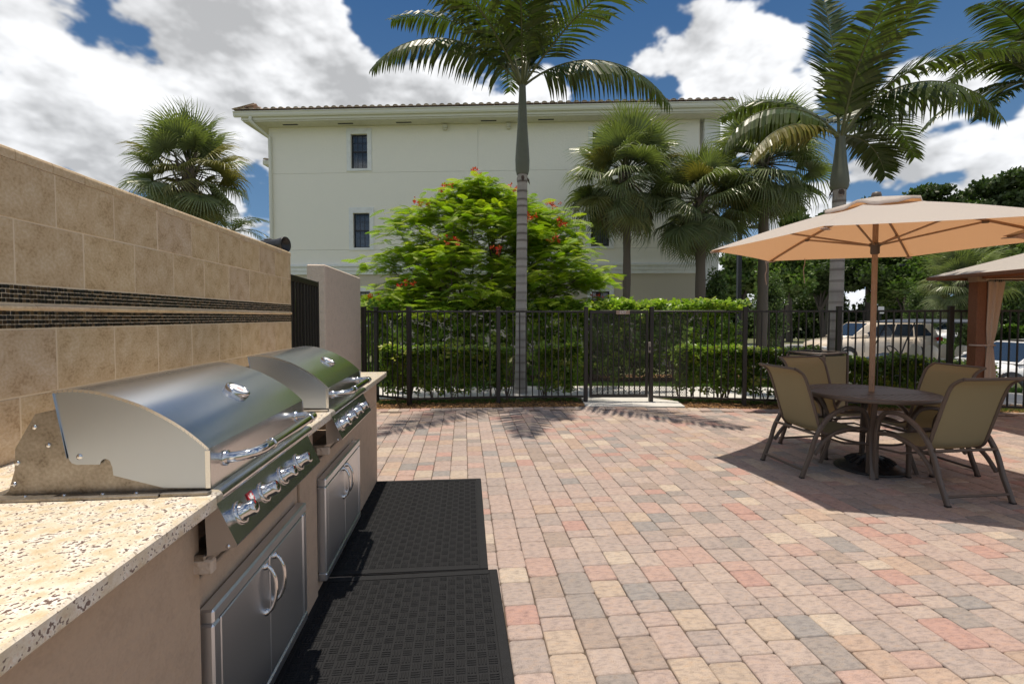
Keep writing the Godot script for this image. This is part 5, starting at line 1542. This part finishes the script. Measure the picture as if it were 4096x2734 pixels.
func bipinnate() -> ArrayMesh:
	var st := S()
	tube(st, [V(0, 0, 0), V(0.2, 0.015, 0), V(0.42, -0.03, 0)], [0.004, 0.003, 0.001], 4, false)
	for i in 10:
		var t := 0.12 + 0.88 * i / 9.0
		var p := V(0.42 * t, 0.02 * sin(PI * t) - 0.03 * t * t, 0)
		var l := 0.135 * sin(PI * (0.18 + 0.74 * t)) + 0.02
		for s in [-1, 1]:
			var d := V(0.55, -0.10, s * 0.9).normalized(); var w := V(0.8, 0, -s * 0.5).normalized() * 0.0155
			var e := p + d * l * 0.5 + V(0, 0.004, 0); var f := p + d * l - V(0, 0.012, 0)
			quad(st, p - w * 0.6, p + w * 0.6, e + w, e - w); tri(st, e - w, e + w, f)
	return mesh_of(st, M.feather)

func build_poinciana():
	var t := thing("flowering_tree", "spreading feathery lime green tree with red flowers before the house", "tree", V(0.12, 0, -12.3))
	var xf := []; var cs := []; var fx := []
	var limbs := []
	for k in 9:
		var a := TAU * k / 9.0 + 0.4; var sp := R(0.5, 1.5)
		limbs.append([V(cos(a) * 1.1 * sp + 0.15, R(1.8, 3.0) - 0.35 * sp, sin(a) * 0.8 * sp), a])
	var st := S()
	for l in limbs:
		var m: Vector3 = l[0]
		tube(st, smooth_path([V(R(-0.12, 0.12), 0, R(-0.08, 0.08)), V(m.x * 0.25, 0.9, m.z * 0.25), V(m.x * 0.6, 1.5, m.z * 0.6), m], 3), [0.052, 0.049, 0.046, 0.043, 0.040, 0.037, 0.034, 0.031, 0.028, 0.025], 7)
	obj("trunk", st, M.branch, t)
	st = S()
	var n := 84
	for i in n:
		var rr := sqrt((i + 0.5) / n); var a := i * 2.39996
		var x := cos(a) * rr * 3.15 + 0.45; var z := sin(a) * rr * 2.0
		var dome := 1.55 + 3.1 * pow(maxf(0.0, 1.0 - rr * rr), 0.75)
		var y := dome + R(-0.35, 0.15) - (0.9 * rng.randf() if rng.randf() < 0.45 else 0.0)
		if x < -1.2: y -= 0.12
		y = maxf(y, 1.55)
		var tip := V(x, y, z)
		var best: Vector3 = limbs[0][0]
		for l in limbs:
			if (l[0] - tip).length() < (best - tip).length(): best = l[0]
		best = best * R(0.62, 1.0)
		var mid := best.lerp(tip, 0.55) + V(R(-0.15, 0.15), R(-0.25, 0.05), R(-0.15, 0.15))
		tube(st, smooth_path([best, mid, tip], 3), [0.022, 0.020, 0.018, 0.015, 0.012, 0.009, 0.006], 5, false)
		var dirv := (tip - V(0.3, 0.2, 0)).normalized(); dirv.y *= 0.3
		for k in 84:
			var az := R(0, TAU)
			var p := tip + V(R(-0.48, 0.48), R(-0.20, 0.10), R(-0.48, 0.48))
			var back := rng.randf() < 0.38
			if back: p = best.lerp(tip, R(0.25, 1.0)) + V(R(-0.35, 0.35), R(-0.15, 0.15), R(-0.35, 0.35))
			xf.append(Transform3D(Basis(Vector3.UP, az) * Basis(Vector3.BACK, R(-0.45, 0.25)) * Basis(Vector3.RIGHT, R(-0.35, 0.35)) * Basis().scaled(Vector3.ONE * R(0.6, 0.95)), p))
			var kk := R(0.75, 1.2); var lime := R(0, 1)
			cs.append(Color(lerpf(0.22, 0.46, lime) * kk, lerpf(0.37, 0.53, lime) * kk, lerpf(0.025, 0.04, lime) * kk))
		if i % 4 == 1:
			for k in 7: fx.append(Transform3D(Basis(rand_dir(), R(0, TAU)) * Basis().scaled(Vector3.ONE * R(0.6, 1.2)), tip + V(R(-0.16, 0.16), R(0.14, 0.30), R(-0.05, 0.30))))
	obj("branches", st, M.branch, t)
	scatter("crown", bipinnate(), xf, cs, t)
	var f := S()
	for k in 7:
		f.set_color(Color(0.62, 0.045, 0.02) if k % 3 else Color(0.70, 0.16, 0.02))
		var d := rand_dir(); var w := d.cross(rand_dir()).normalized() * 0.022
		tri(f, V(0, 0, 0), d * 0.055 + w, d * 0.075 - w)
	scatter("flowers", mesh_of(f, M.petal), fx, [], t)

func clump_mesh(n: int, r: float, leaf: float) -> ArrayMesh:
	var st := S()
	for i in n:
		var p := rand_dir() * r * pow(rng.randf(), 0.4); p.y *= 0.7
		var d := (rand_dir() + V(0, 0.2, 0)).normalized(); var w := d.cross(rand_dir()).normalized() * leaf * 0.34
		var l := leaf * R(0.7, 1.2)
		tri(st, p, p + d * l * 0.5 + w, p + d * l); tri(st, p, p + d * l, p + d * l * 0.5 - w)
	return mesh_of(st, M.far_leaf)

func tree(label: String, base: Vector3, h: float, lobes: Array, n: int, clump: Mesh, cols: Array, tr := 0.2, scale := 1.0, group := "trees beyond the car park"):
	var t := thing("broadleaf_tree", label, "tree", base, 0.0, group)
	var st := S(); var xf := []; var cs := []
	var fork := h * 0.42
	var lean := R(-0.4, 0.4)
	tube(st, smooth_path([V(0, -0.1, 0), V(lean * 0.3, fork * 0.5, 0), V(lean, fork, R(-0.3, 0.3))], 3), [tr * 1.25, tr * 1.1, tr, tr * 0.95, tr * 0.9, tr * 0.85, tr * 0.8], 8)
	var hub := V(lean, fork, 0)
	var vol := 0.0
	for l in lobes: vol += l[3] * l[3] * l[4]
	for l in lobes:      # x, y, z, radius, half height
		var c := V(l[0], l[1], l[2])
		tube(st, smooth_path([hub - V(0, 0.3, 0), hub.lerp(c, 0.5) + V(R(-0.3, 0.3), R(-0.2, 0.4), R(-0.3, 0.3)), c + V(0, l[4] * 0.4, 0)], 3), [tr * 0.6, tr * 0.5, tr * 0.4, tr * 0.32, tr * 0.25, tr * 0.16, tr * 0.08], 6, false)
		for k in 4:
			var e := c + rand_dir() * V(l[3], l[4], l[3]) * 0.8
			tube(st, [hub.lerp(c, 0.7), (hub.lerp(c, 0.7)).lerp(e, 0.6) + V(0, 0.15, 0), e], [tr * 0.22, tr * 0.15, tr * 0.05], 5, false)
		var cnt := int(n * l[3] * l[3] * l[4] / vol)
		var subs := []
		for k in maxi(6, int(cnt / 40.0)): subs.append(c + rand_dir() * V(l[3], l[4], l[3]) * pow(rng.randf(), 0.45))
		for k in cnt:
			var p: Vector3 = subs[rng.randi() % subs.size()] + rand_dir() * V(0.36, 0.22, 0.36) * l[3] * pow(rng.randf(), 0.6)
			xf.append(Transform3D(Basis(Vector3.UP, R(0, TAU)).scaled(Vector3.ONE * scale * R(0.7, 1.25)), p))
			var q: Color = cols[rng.randi() % cols.size()]; var kk := R(0.7, 1.25)
			cs.append(Color(q.r * kk, q.g * kk, q.b * kk))
	obj("trunk", st, M.far_bark, t)
	scatter("crown", clump, xf, cs, t)

func ray_to(dxp: float, dyp: float, depth: float) -> Vector3:     # a spot at that distance in the direction where the photograph shows it
	var u := (dxp * 1.74372 - 2048.0) / 2010.0; var v := (1268.0 - dyp * 1.74372) / 2010.0
	var c := cos(0.0957); var s := sin(0.0957)
	return V((u * c + s) * depth, 1.37 + v * depth, (u * s - c) * depth)

func build_far_trees():
	var cl := clump_mesh(26, 0.62, 0.30); var cl2 := clump_mesh(26, 0.5, 0.22)
	var dk := [Color(0.06, 0.095, 0.026), Color(0.075, 0.115, 0.03), Color(0.095, 0.14, 0.035), Color(0.05, 0.08, 0.022)]
	var lt := [Color(0.10, 0.165, 0.035), Color(0.13, 0.20, 0.045), Color(0.08, 0.14, 0.03), Color(0.17, 0.23, 0.06)]
	# label, x, top y, depth, half width (photo px), palette, y of lowest leaves
	var list := [
		["slim dark layered tree standing apart left of the parasol top", 1812, 462, 40, 46, dk, 640],
		["dark tree just left of the palm trunk behind the parasol", 1898, 478, 43, 52, dk, 660],
		["dark broad tree right of the parasol's finial", 2085, 418, 42, 88, dk, 650],
		["dark tree behind the parasol's top between two taller ones", 1990, 452, 45, 70, dk, 660],
		["airy olive tree above the parasol at right", 2195, 432, 40, 72, dk, 640],
		["tallest dark tree above the parasol near the right edge", 2275, 388, 38, 80, dk, 640],
		["dark tree cut by the right edge above the parasol", 2360, 382, 37, 80, dk, 640],
		["green tree beside the lamp post right of the house", 1700, 560, 36, 60, lt, 690],
		["bushy green tree under the parasol's left tip", 1790, 590, 31, 62, lt, 672],
		["dark bushy tree under the parasol left of its pole", 1890, 575, 33, 70, dk, 668],
		["dark bushy tree behind the parasol pole", 2000, 570, 32, 75, dk, 670],
		["sunlit bushy tree under the parasol right of its pole", 2090, 600, 30, 60, lt, 690],
		["dark bushy tree behind the small palm at right", 2170, 570, 33, 70, dk, 668],
		["dark bushy tree behind the cabana post", 2265, 565, 31, 70, dk, 668],
		["bushy tree at the right edge behind the cabana", 2350, 560, 30, 60, lt, 700]]
	for q in list:
		var d: float = q[3]
		var top := ray_to(q[1], q[2], d); var low := ray_to(q[1], q[6], d)
		var base := V(top.x, -0.58, top.z)
		var r: float = q[4] * 1.744 / 2010.0 * d
		var h := top.y + 0.58; var lo: float = maxf(low.y + 0.58, 0.8)
		var lobes := []
		var nl := 7
		for k in nl:
			var u := (k + 0.5) / nl
			var a: float = k * 2.4 + q[1]
			var rad := r * (0.62 - 0.20 * u) * R(0.85, 1.15)
			var y := lerpf(lo + rad * 0.5, h - rad * 0.55, u)
			var off := (r - rad * 0.75) * (1.0 - 0.75 * u)
			lobes.append([cos(a) * off, y, sin(a) * off, rad, rad * 0.62])
		tree(q[0], base, h, lobes, 1500, cl if d > 34 else cl2, q[5], 0.22 if d > 34 else 0.16, 1.0 if d > 34 else 1.1)
	tree("thin treetop showing above the tiled wall left of the house", V(-14.5, -0.03, -26), 7.0, [[0, 6.2, 0, 0.9, 0.6], [0.7, 5.7, 0.2, 0.8, 0.5], [-0.8, 5.4, 0, 0.7, 0.5]], 180, cl2, dk, 0.12, 0.8, "")
	# undergrowth along the edge of the wood
	var ux := []; var uc := []
	for k in 5200:
		var d := R(46, 54); var px := R(1600, 2560)
		var p := ray_to(px, 727, d); p.y = -0.58 + pow(rng.randf(), 1.3) * (3.6 + 1.4 * sin(px * 0.031) + 0.9 * sin(px * 0.083))
		ux.append(Transform3D(Basis(Vector3.UP, R(0, TAU)).scaled(Vector3.ONE * R(0.8, 1.5)), p)); var q: Color = dk[k % 4]; var kk := R(0.6, 1.1); uc.append(Color(q.r * kk, q.g * kk, q.b * kk))
	tag(scatter("woodland_undergrowth", cl, ux, uc, self), "dense dark undergrowth of the wood beyond the parked cars", "undergrowth")
	# shrubs by the car park
	var sh := [["pale willowy shrub behind the cabana post", 2235, 690, 19, 30, 640], ["leafy shrub right of the cabana curtain", 2320, 690, 20, 26, 645], ["loose twiggy shrub at the house's right corner", 1640, 690, 17, 16, 640], ["pale green shrub left of the parasol pole", 1765, 700, 24, 30, 640], ["round green shrub right of the parasol pole", 2110, 715, 26, 24, 665]]
	for q in sh:
		var d: float = q[3]
		var c := ray_to(q[1], q[2], d); var r: float = q[4] * 1.744 / 2010.0 * d
		var hh: float = ray_to(q[1], q[5], d).y
		var t := thing("shrub", q[0], "shrub", V(c.x, -0.58, c.z))
		var xf := []; var cs := []
		for k in 420:
			var e := rand_dir() * pow(rng.randf(), 0.45)
			xf.append(Transform3D(Basis(Vector3.UP, R(0, TAU)).scaled(Vector3.ONE * R(0.35, 0.6)), V(e.x * r, 0.58 + hh * 0.5 + e.y * (hh * 0.5 + 0.35), e.z * r)))
			var kk := R(0.8, 1.3); cs.append(Color(0.10 * kk, 0.15 * kk, 0.045 * kk))
		scatter("foliage", cl2, xf, cs, t)
		var st := S()
		for k in 7: tube(st, [V(R(-0.1, 0.1), 0, R(-0.1, 0.1)), V(R(-r, r) * 0.4, 0.5 + hh * 0.4, R(-r, r) * 0.4), V(R(-r, r) * 0.8, 0.58 + hh * 0.85, R(-r, r) * 0.8)], [0.02, 0.014, 0.006], 5, false)
		obj("stem", st, M.branch, t)
	var s_far := leaf_sprig(7, 0.10, 0.07, 0.06)
	var lg := [Color(0.10, 0.19, 0.03), Color(0.075, 0.15, 0.025), Color(0.13, 0.21, 0.04)]
	hedge("clipped bright hedge in the car park beside the red car", ray_to(2255, 0, 20) * V(1, 0, 1) + V(0, -0.58, 0), ray_to(2420, 0, 18.5) * V(1, 0, 1) + V(0, -0.58, 0), 1.0, 0.0, 1.55, 1800, lg, s_far, "hedges in the car park")
	hedge("low bright hedge in the car park behind the golf cart", ray_to(2140, 0, 24) * V(1, 0, 1) + V(0, -0.58, 0), ray_to(2290, 0, 19) * V(1, 0, 1) + V(0, -0.58, 0), 1.0, 0.0, 0.85, 1800, lg, s_far, "hedges in the car park")

# ---------------------------------------------------------------- vehicles
func wheel(t, p: Vector3, r: float, side: float):
	var w := Node3D.new(); w.name = "wheel"; t.add_child(w, true); w.position = p
	var b := Basis(V(1, 0, 0), PI / 2 * side)
	var st := S(); lathe(st, [Vector2(r * 0.62, -0.09), Vector2(r * 0.95, -0.09), Vector2(r, -0.06), Vector2(r, 0.06), Vector2(r * 0.95, 0.09), Vector2(r * 0.64, 0.085)], 24, Transform3D(b, Vector3.ZERO)); obj("tyre", st, M.iron, w)
	st = S(); lathe(st, [Vector2(r * 0.66, 0.08), Vector2(r * 0.6, 0.07), Vector2(r * 0.2, 0.06), Vector2(0, 0.075)], 20, Transform3D(b, Vector3.ZERO))
	for k in 5: box(st, b * V(cos(TAU * k / 5) * r * 0.36, 0.072, sin(TAU * k / 5) * r * 0.36), V(r * 0.5, 0.02, 0.05), b * Basis(Vector3.UP, -TAU * k / 5))
	obj("rim", st, M.steel, w)

func car(called: String, label: String, at: Vector3, turn: float, col: Color, L: float, W: float, stations: Array, gr: Dictionary):
	# nose at x = 0, tail at x = L; stations: x, bottom, shoulder height, half width
	var t := thing(called, label, "car", at, turn, "parked cars")
	var paint := mat(col, 0.3); paint.clearcoat_enabled = true; paint.clearcoat = 1.0; paint.clearcoat_roughness = 0.05
	var st := S(); st.set_smooth_group(1)
	var rings := []
	for s in stations:
		var hw: float = s[3]; var b: float = s[1]; var y: float = s[2]
		var ring := []
		for q in [[0.0, b], [0.86, b], [0.97, b + 0.10], [1.0, lerpf(b, y, 0.45)], [0.985, lerpf(b, y, 0.75)], [0.93, y - 0.03], [0.80, y + 0.01], [0.4, y + 0.035], [0.0, y + 0.045]]: ring.append(Vector2(q[0] * hw, q[1]))
		rings.append(ring)
	for i in stations.size() - 1:
		for k in 8:
			for sd in [-1, 1]:
				var p := func(a: int, b: int): return V(stations[a][0], rings[a][b].y, rings[a][b].x * sd)
				oquad(st, p.call(i, k), p.call(i + 1, k), p.call(i + 1, k + 1), p.call(i, k + 1), V((stations[i][0] + stations[i + 1][0]) / 2, 0.6, 0))
	for e in [0, stations.size() - 1]:
		for k in 8:
			for sd in [-1, 1]: otri(st, V(stations[e][0], 0.5, 0), V(stations[e][0], rings[e][k].y, rings[e][k].x * sd), V(stations[e][0], rings[e][k + 1].y, rings[e][k + 1].x * sd), V(L / 2, 0.5, 0))
	obj("body", st, paint, t)
	# cabin
	var c := func(u: float, v: float, side: float):      # on the cabin's side: u along, v up
		var xb := lerpf(gr.x0, gr.x1, u); var xr := lerpf(gr.r0, gr.r1, u)
		var bow: float = sin(PI * u) * 0.03
		var yy: float = lerpf(gr.y0, gr.y1 + bow, v)
		return V(lerpf(xb, xr, v), yy, side * lerpf(gr.w0, gr.w1, pow(v, 1.3)))
	st = S(); st.set_smooth_group(1)
	var N := 8
	for i in N:
		for j in 4:
			for sd in [-1, 1]:
				oquad(st, c.call(i / 8.0, j / 4.0, sd), c.call((i + 1) / 8.0, j / 4.0, sd), c.call((i + 1) / 8.0, (j + 1) / 4.0, sd), c.call(i / 8.0, (j + 1) / 4.0, sd), V(L / 2, 1, 0))
		for k in 4:
			var f := func(u: float, w: float):
				var q: Vector3 = c.call(u, 1.0, 1.0); return V(q.x, q.y + 0.05 * (1 - w * w), q.z * w)
			oquad(st, f.call(i / 8.0, k / 2.0 - 1), f.call((i + 1) / 8.0, k / 2.0 - 1), f.call((i + 1) / 8.0, (k + 1) / 2.0 - 1), f.call(i / 8.0, (k + 1) / 2.0 - 1), V(L / 2, 0.8, 0))
	for u in [0.0, 1.0]:
		oquad(st, c.call(u, 0, -1), c.call(u, 0, 1), c.call(u, 1, 1), c.call(u, 1, -1), V(L / 2, 1, 0))
	obj("cabin", st, paint, t)
	var gm := mat(lin(0.02, 0.03, 0.045), 0.05)
	for sd in [-1, 1]:
		for w in gr.win:
			st = S(); var o := V(0, 0, sd * 0.008)
			var cell := func(a: float, b: float):
				var lo := Vector2(w[0][0], w[0][1]).lerp(Vector2(w[1][0], w[1][1]), a); var hi := Vector2(w[3][0], w[3][1]).lerp(Vector2(w[2][0], w[2][1]), a)
				var m := lo.lerp(hi, b); return c.call(m.x, m.y, sd) + o
			for i in 6:
				for j in 4: quad(st, cell.call(i / 6.0, j / 4.0), cell.call((i + 1) / 6.0, j / 4.0), cell.call((i + 1) / 6.0, (j + 1) / 4.0), cell.call(i / 6.0, (j + 1) / 4.0))
			obj("side_window", st, gm, t)
	for u in [0.0, 1.0]:
		st = S(); var o := V(-0.008 if u == 0.0 else 0.008, 0.004, 0)
		var a: Vector3 = c.call(u, 0.08, -0.93); var b: Vector3 = c.call(u, 0.08, 0.93); var d: Vector3 = c.call(u, 0.93, 0.90); var e: Vector3 = c.call(u, 0.93, -0.90)
		quad(st, a + o, b + o, d + o, e + o); obj("windscreen" if u == 0.0 else "rear_window", st, gm, t)
	for x in gr.wheels:
		for sd in [-1, 1]:
			st = S(); lathe(st, [Vector2(0.40, 0), Vector2(0.39, 0.012), Vector2(0, 0.013)], 24, Transform3D(Basis(V(1, 0, 0), PI / 2 * sd), V(x, 0.36, sd * (W / 2 - 0.018)))); obj("wheel_arch", st, M.iron, t)
			wheel(t, V(x, 0.34, sd * (W / 2 - 0.06)), 0.34, sd)
	for sd in [-1, 1]:
		st = S(); cbox(st, V(0.12, 0.68, sd * (W / 2 - 0.30)), V(0.22, 0.13, 0.34), 0.04); obj("headlight", st, mat(lin(0.6, 0.6, 0.62), 0.1), t)
		st = S(); cbox(st, V(L - 0.10, gr.y0 - 0.06, sd * (W / 2 - 0.13)), V(0.20, 0.16, 0.20), 0.03); obj("tail_light", st, mat(lin(0.45, 0.01, 0.015), 0.2), t)
		st = S(); cbox(st, V(gr.x0 + 0.45, gr.y0 + 0.08, sd * (W / 2 + 0.09)), V(0.12, 0.13, 0.20), 0.04); obj("mirror", st, paint, t)
		for x in gr.handles:
			st = S(); cbox(st, V(x, gr.y0 - 0.12, sd * (W / 2 - 0.012)), V(0.20, 0.028, 0.03), 0.008); obj("door_handle", st, M.chrome, t)
		for x in gr.seams:
			st = S(); box(st, V(x, gr.y0 - 0.32, sd * (W / 2 - 0.003)), V(0.008, 0.58, 0.012)); obj("door_seam", st, M.iron, t)
	return t

func build_vehicles():
	var g := -0.566
	var suv := {x0 = 1.15, x1 = 4.75, r0 = 2.0, r1 = 4.5, y0 = 1.12, y1 = 1.72, w0 = 0.86, w1 = 0.68, wheels = [0.95, 3.85], handles = [2.55, 3.5], seams = [1.62, 2.72, 3.68],
		win = [[[0.10, 0.06], [0.44, 0.06], [0.44, 0.86], [0.19, 0.84]], [[0.46, 0.06], [0.70, 0.06], [0.70, 0.86], [0.46, 0.86]], [[0.72, 0.06], [0.94, 0.10], [0.86, 0.86], [0.72, 0.86]]]}
	var st_suv := [[0.0, 0.32, 0.72, 0.62], [0.12, 0.26, 0.86, 0.80], [0.5, 0.22, 0.97, 0.91], [1.2, 0.22, 1.08, 0.94], [2.2, 0.22, 1.12, 0.95], [3.6, 0.22, 1.14, 0.95], [4.5, 0.24, 1.14, 0.92], [4.78, 0.30, 1.10, 0.84], [4.88, 0.40, 0.95, 0.74]]
	car("parked_suv", "cream parked SUV behind the fence and the golf cart", ray_to(1862, 727, 21.3) * V(1, 0, 1) + V(0, g, 0), -0.08, lin(0.72, 0.62, 0.50), 4.88, 1.9, st_suv, suv)
	car("parked_suv", "white parked car far behind the golf cart's roof", ray_to(2128, 727, 31) * V(1, 0, 1) + V(0, g, 0), -0.05, lin(0.78, 0.78, 0.78), 4.88, 1.9, st_suv, suv)
	car("parked_suv", "red parked car far off behind the cabana curtain", ray_to(2240, 727, 33) * V(1, 0, 1) + V(0, g, 0), -0.05, lin(0.55, 0.015, 0.02), 4.88, 1.9, st_suv, suv)
	var sed := {x0 = 1.10, x1 = 4.05, r0 = 1.95, r1 = 3.30, y0 = 0.92, y1 = 1.38, w0 = 0.84, w1 = 0.60, wheels = [0.9, 3.6], handles = [2.5, 3.3], seams = [1.55, 2.6, 3.45],
		win = [[[0.10, 0.08], [0.46, 0.08], [0.46, 0.86], [0.16, 0.82]], [[0.48, 0.08], [0.80, 0.08], [0.84, 0.82], [0.48, 0.86]], [[0.82, 0.10], [0.93, 0.14], [0.90, 0.5], [0.85, 0.66]]]}
	car("parked_sedan", "white parked sedan right of the cabana post", ray_to(2152, 727, 11.9) * V(1, 0, 1) + V(0, g - 0.02, 0), -0.12, lin(0.84, 0.84, 0.84), 4.6, 1.8,
		[[0.0, 0.32, 0.62, 0.60], [0.10, 0.24, 0.72, 0.78], [0.5, 0.18, 0.80, 0.87], [1.2, 0.18, 0.90, 0.90], [2.2, 0.18, 0.93, 0.90], [3.6, 0.18, 0.95, 0.90], [4.2, 0.22, 0.94, 0.86], [4.5, 0.28, 0.88, 0.76], [4.6, 0.36, 0.74, 0.68]], sed)
	golf_cart(ray_to(2008, 727, 14.2) * V(1, 0, 1) + V(0, g, 0))

func golf_cart(at: Vector3):
	var t := thing("golf_cart", "black roofed golf cart with two rows of beige seats", "golf cart", at, -0.09)
	var st := S()
	var cream := mat(lin(0.70, 0.64, 0.54), 0.6); var navy := mat(lin(0.02, 0.03, 0.05), 0.2); var roofm := mat(lin(0.045, 0.05, 0.06), 0.35)
	# roof with a rounded brim
	st.set_smooth_group(1)
	var nx := 14; var nz := 8
	for i in nx:
		for j in nz:
			for lay in 2:
				var f := func(a: int, b: int):
					var u := 2.0 * a / nx - 1; var v := 2.0 * b / nz - 1
					var k := (1 - pow(absf(u), 6)) * (1 - pow(absf(v), 4))
					return V(1.55 + u * 1.33, 1.80 + (0.085 * k if lay == 0 else -0.02), v * 0.62)
				oquad(st, f.call(i, j), f.call(i + 1, j), f.call(i + 1, j + 1), f.call(i, j + 1), V(1.55, 1.82 if lay else 1.6, 0) if lay == 0 else V(1.55, 2.2, 0))
	obj("roof", st, roofm, t)
	st = S()
	for i in nx * 2:
		var f := func(a: int, y: float):
			var an := TAU * a / (nx * 2)
			return V(1.55 + signf(cos(an)) * pow(absf(cos(an)), 0.5) * 1.335, y, signf(sin(an)) * pow(absf(sin(an)), 0.5) * 0.622)
		quad(st, f.call(i, 1.775), f.call(i + 1, 1.775), f.call(i + 1, 1.81), f.call(i, 1.81))
	obj("roof_edge", st, roofm, t)
	for sd in [-1, 1]:
		for l in [[V(0.29, 0.80, 0.55), V(0.48, 1.3, 0.53), V(0.72, 1.79, 0.50)], [V(2.65, 0.75, 0.55), V(2.75, 1.3, 0.55), V(2.70, 1.79, 0.52)]]:
			st = S(); var p := []
			for q in l: p.append(V(q.x, q.y, q.z * sd))
			tube(st, smooth_path(p, 4), 0.018, 6); obj("roof_strut", st, M.iron, t)
	st = S(); quad(st, V(0.30, 0.82, -0.53), V(0.30, 0.82, 0.53), V(0.70, 1.74, 0.48), V(0.70, 1.74, -0.48)); obj("windscreen", st, M.glass, t)
	st = S(); sweep(st, smooth_path([V(0.02, 0.45, 0), V(0.06, 0.66, 0), V(0.28, 0.78, 0), V(0.66, 0.86, 0)], 4), 1.05, 0.09, Vector3.UP, 0.03); obj("cowl", st, navy, t)
	st = S(); span(st, V(0.6, 0.26, -0.56), V(2.9, 0.36, 0.56), 0.02); span(st, V(0.85, 0.361, -0.55), V(1.42, 0.62, 0.55), 0.04); span(st, V(1.72, 0.361, -0.55), V(2.95, 0.62, 0.55), 0.04); span(st, V(0.05, 0.3, -0.5), V(0.6, 0.5, 0.5), 0.05); obj("body", st, navy, t)
	for x in [0.88, 1.75]:
		st = S(); span(st, V(x, 0.63, -0.54), V(x + 0.5, 0.76, 0.54), 0.05); obj("seat", st, cream, t)
		for sd in [-1, 1]:
			st = S(); lathe(st, [Vector2(0, -0.20), Vector2(0.13, -0.19), Vector2(0.19, -0.10), Vector2(0.20, 0.04), Vector2(0.16, 0.15), Vector2(0.09, 0.21), Vector2(0, 0.225)], 16, Transform3D(Basis(Vector3.BACK, -0.2).scaled(V(0.42, 1, 1.15)), V(x + 0.50, 0.94, sd * 0.28)))
			obj("seat_back", st, cream, t)
	st = S(); var ring := []
	for k in 21: ring.append(V(0.72, 0.98, -0.26) + Basis(Vector3.BACK, 0.7) * V(0, cos(TAU * k / 20) * 0.17, sin(TAU * k / 20) * 0.17))
	tube(st, ring, 0.016, 6, false); tube(st, [V(0.72, 0.98, -0.26), V(0.45, 0.72, -0.26)], 0.02, 6); tube(st, [V(0.72, 1.11, -0.26), V(0.72, 0.84, -0.26)], 0.012, 5); obj("steering_wheel", st, M.iron, t)
	for x in [0.35, 2.55]:
		for sd in [-1, 1]: wheel(t, V(x, 0.22, sd * 0.50), 0.22, sd)

func build_small_things():
	for q in [["black street lamp with flat arm right of the house", 1694, 515, 690, 27, 1.0], ["black street lamp among the trees right of the parasol pole", 2102, 604, 715, 30, -1.0]]:
		var d: float = q[4]
		var top := ray_to(q[1], q[2], d)
		var t := thing("street_lamp", q[0], "street lamp", V(top.x, -0.58, top.z), 0.0, "street lamps by the car park")
		var h := top.y + 0.58
		var st := S(); cbox(st, V(0, h / 2, 0), V(0.20, h, 0.20), 0.01); obj("pole", st, M.iron, t)
		st = S(); cbox(st, V(q[5] * 0.4, h - 0.16, 0), V(0.6, 0.08, 0.08), 0.01); obj("arm", st, M.iron, t)
		st = S(); cbox(st, V(q[5] * 0.95, h - 0.14, 0), V(0.75, 0.16, 0.36), 0.04); obj("lamp_head", st, M.iron, t)
	var c := ray_to(2021, 711, 26)
	var sg := thing("notice_sign", "small white notice sign behind the parasol pole", "sign", V(c.x, -0.58, c.z), -0.25)
	var st := S(); cbox(st, V(0, (c.y + 0.58) / 2, -0.03), V(0.05, c.y + 0.58, 0.03), 0.004); obj("post", st, M.iron, sg)
	st = S(); cbox(st, V(0, c.y + 0.58, 0), V(0.28, 0.36, 0.01), 0.003); obj("plate", st, M.white, sg)
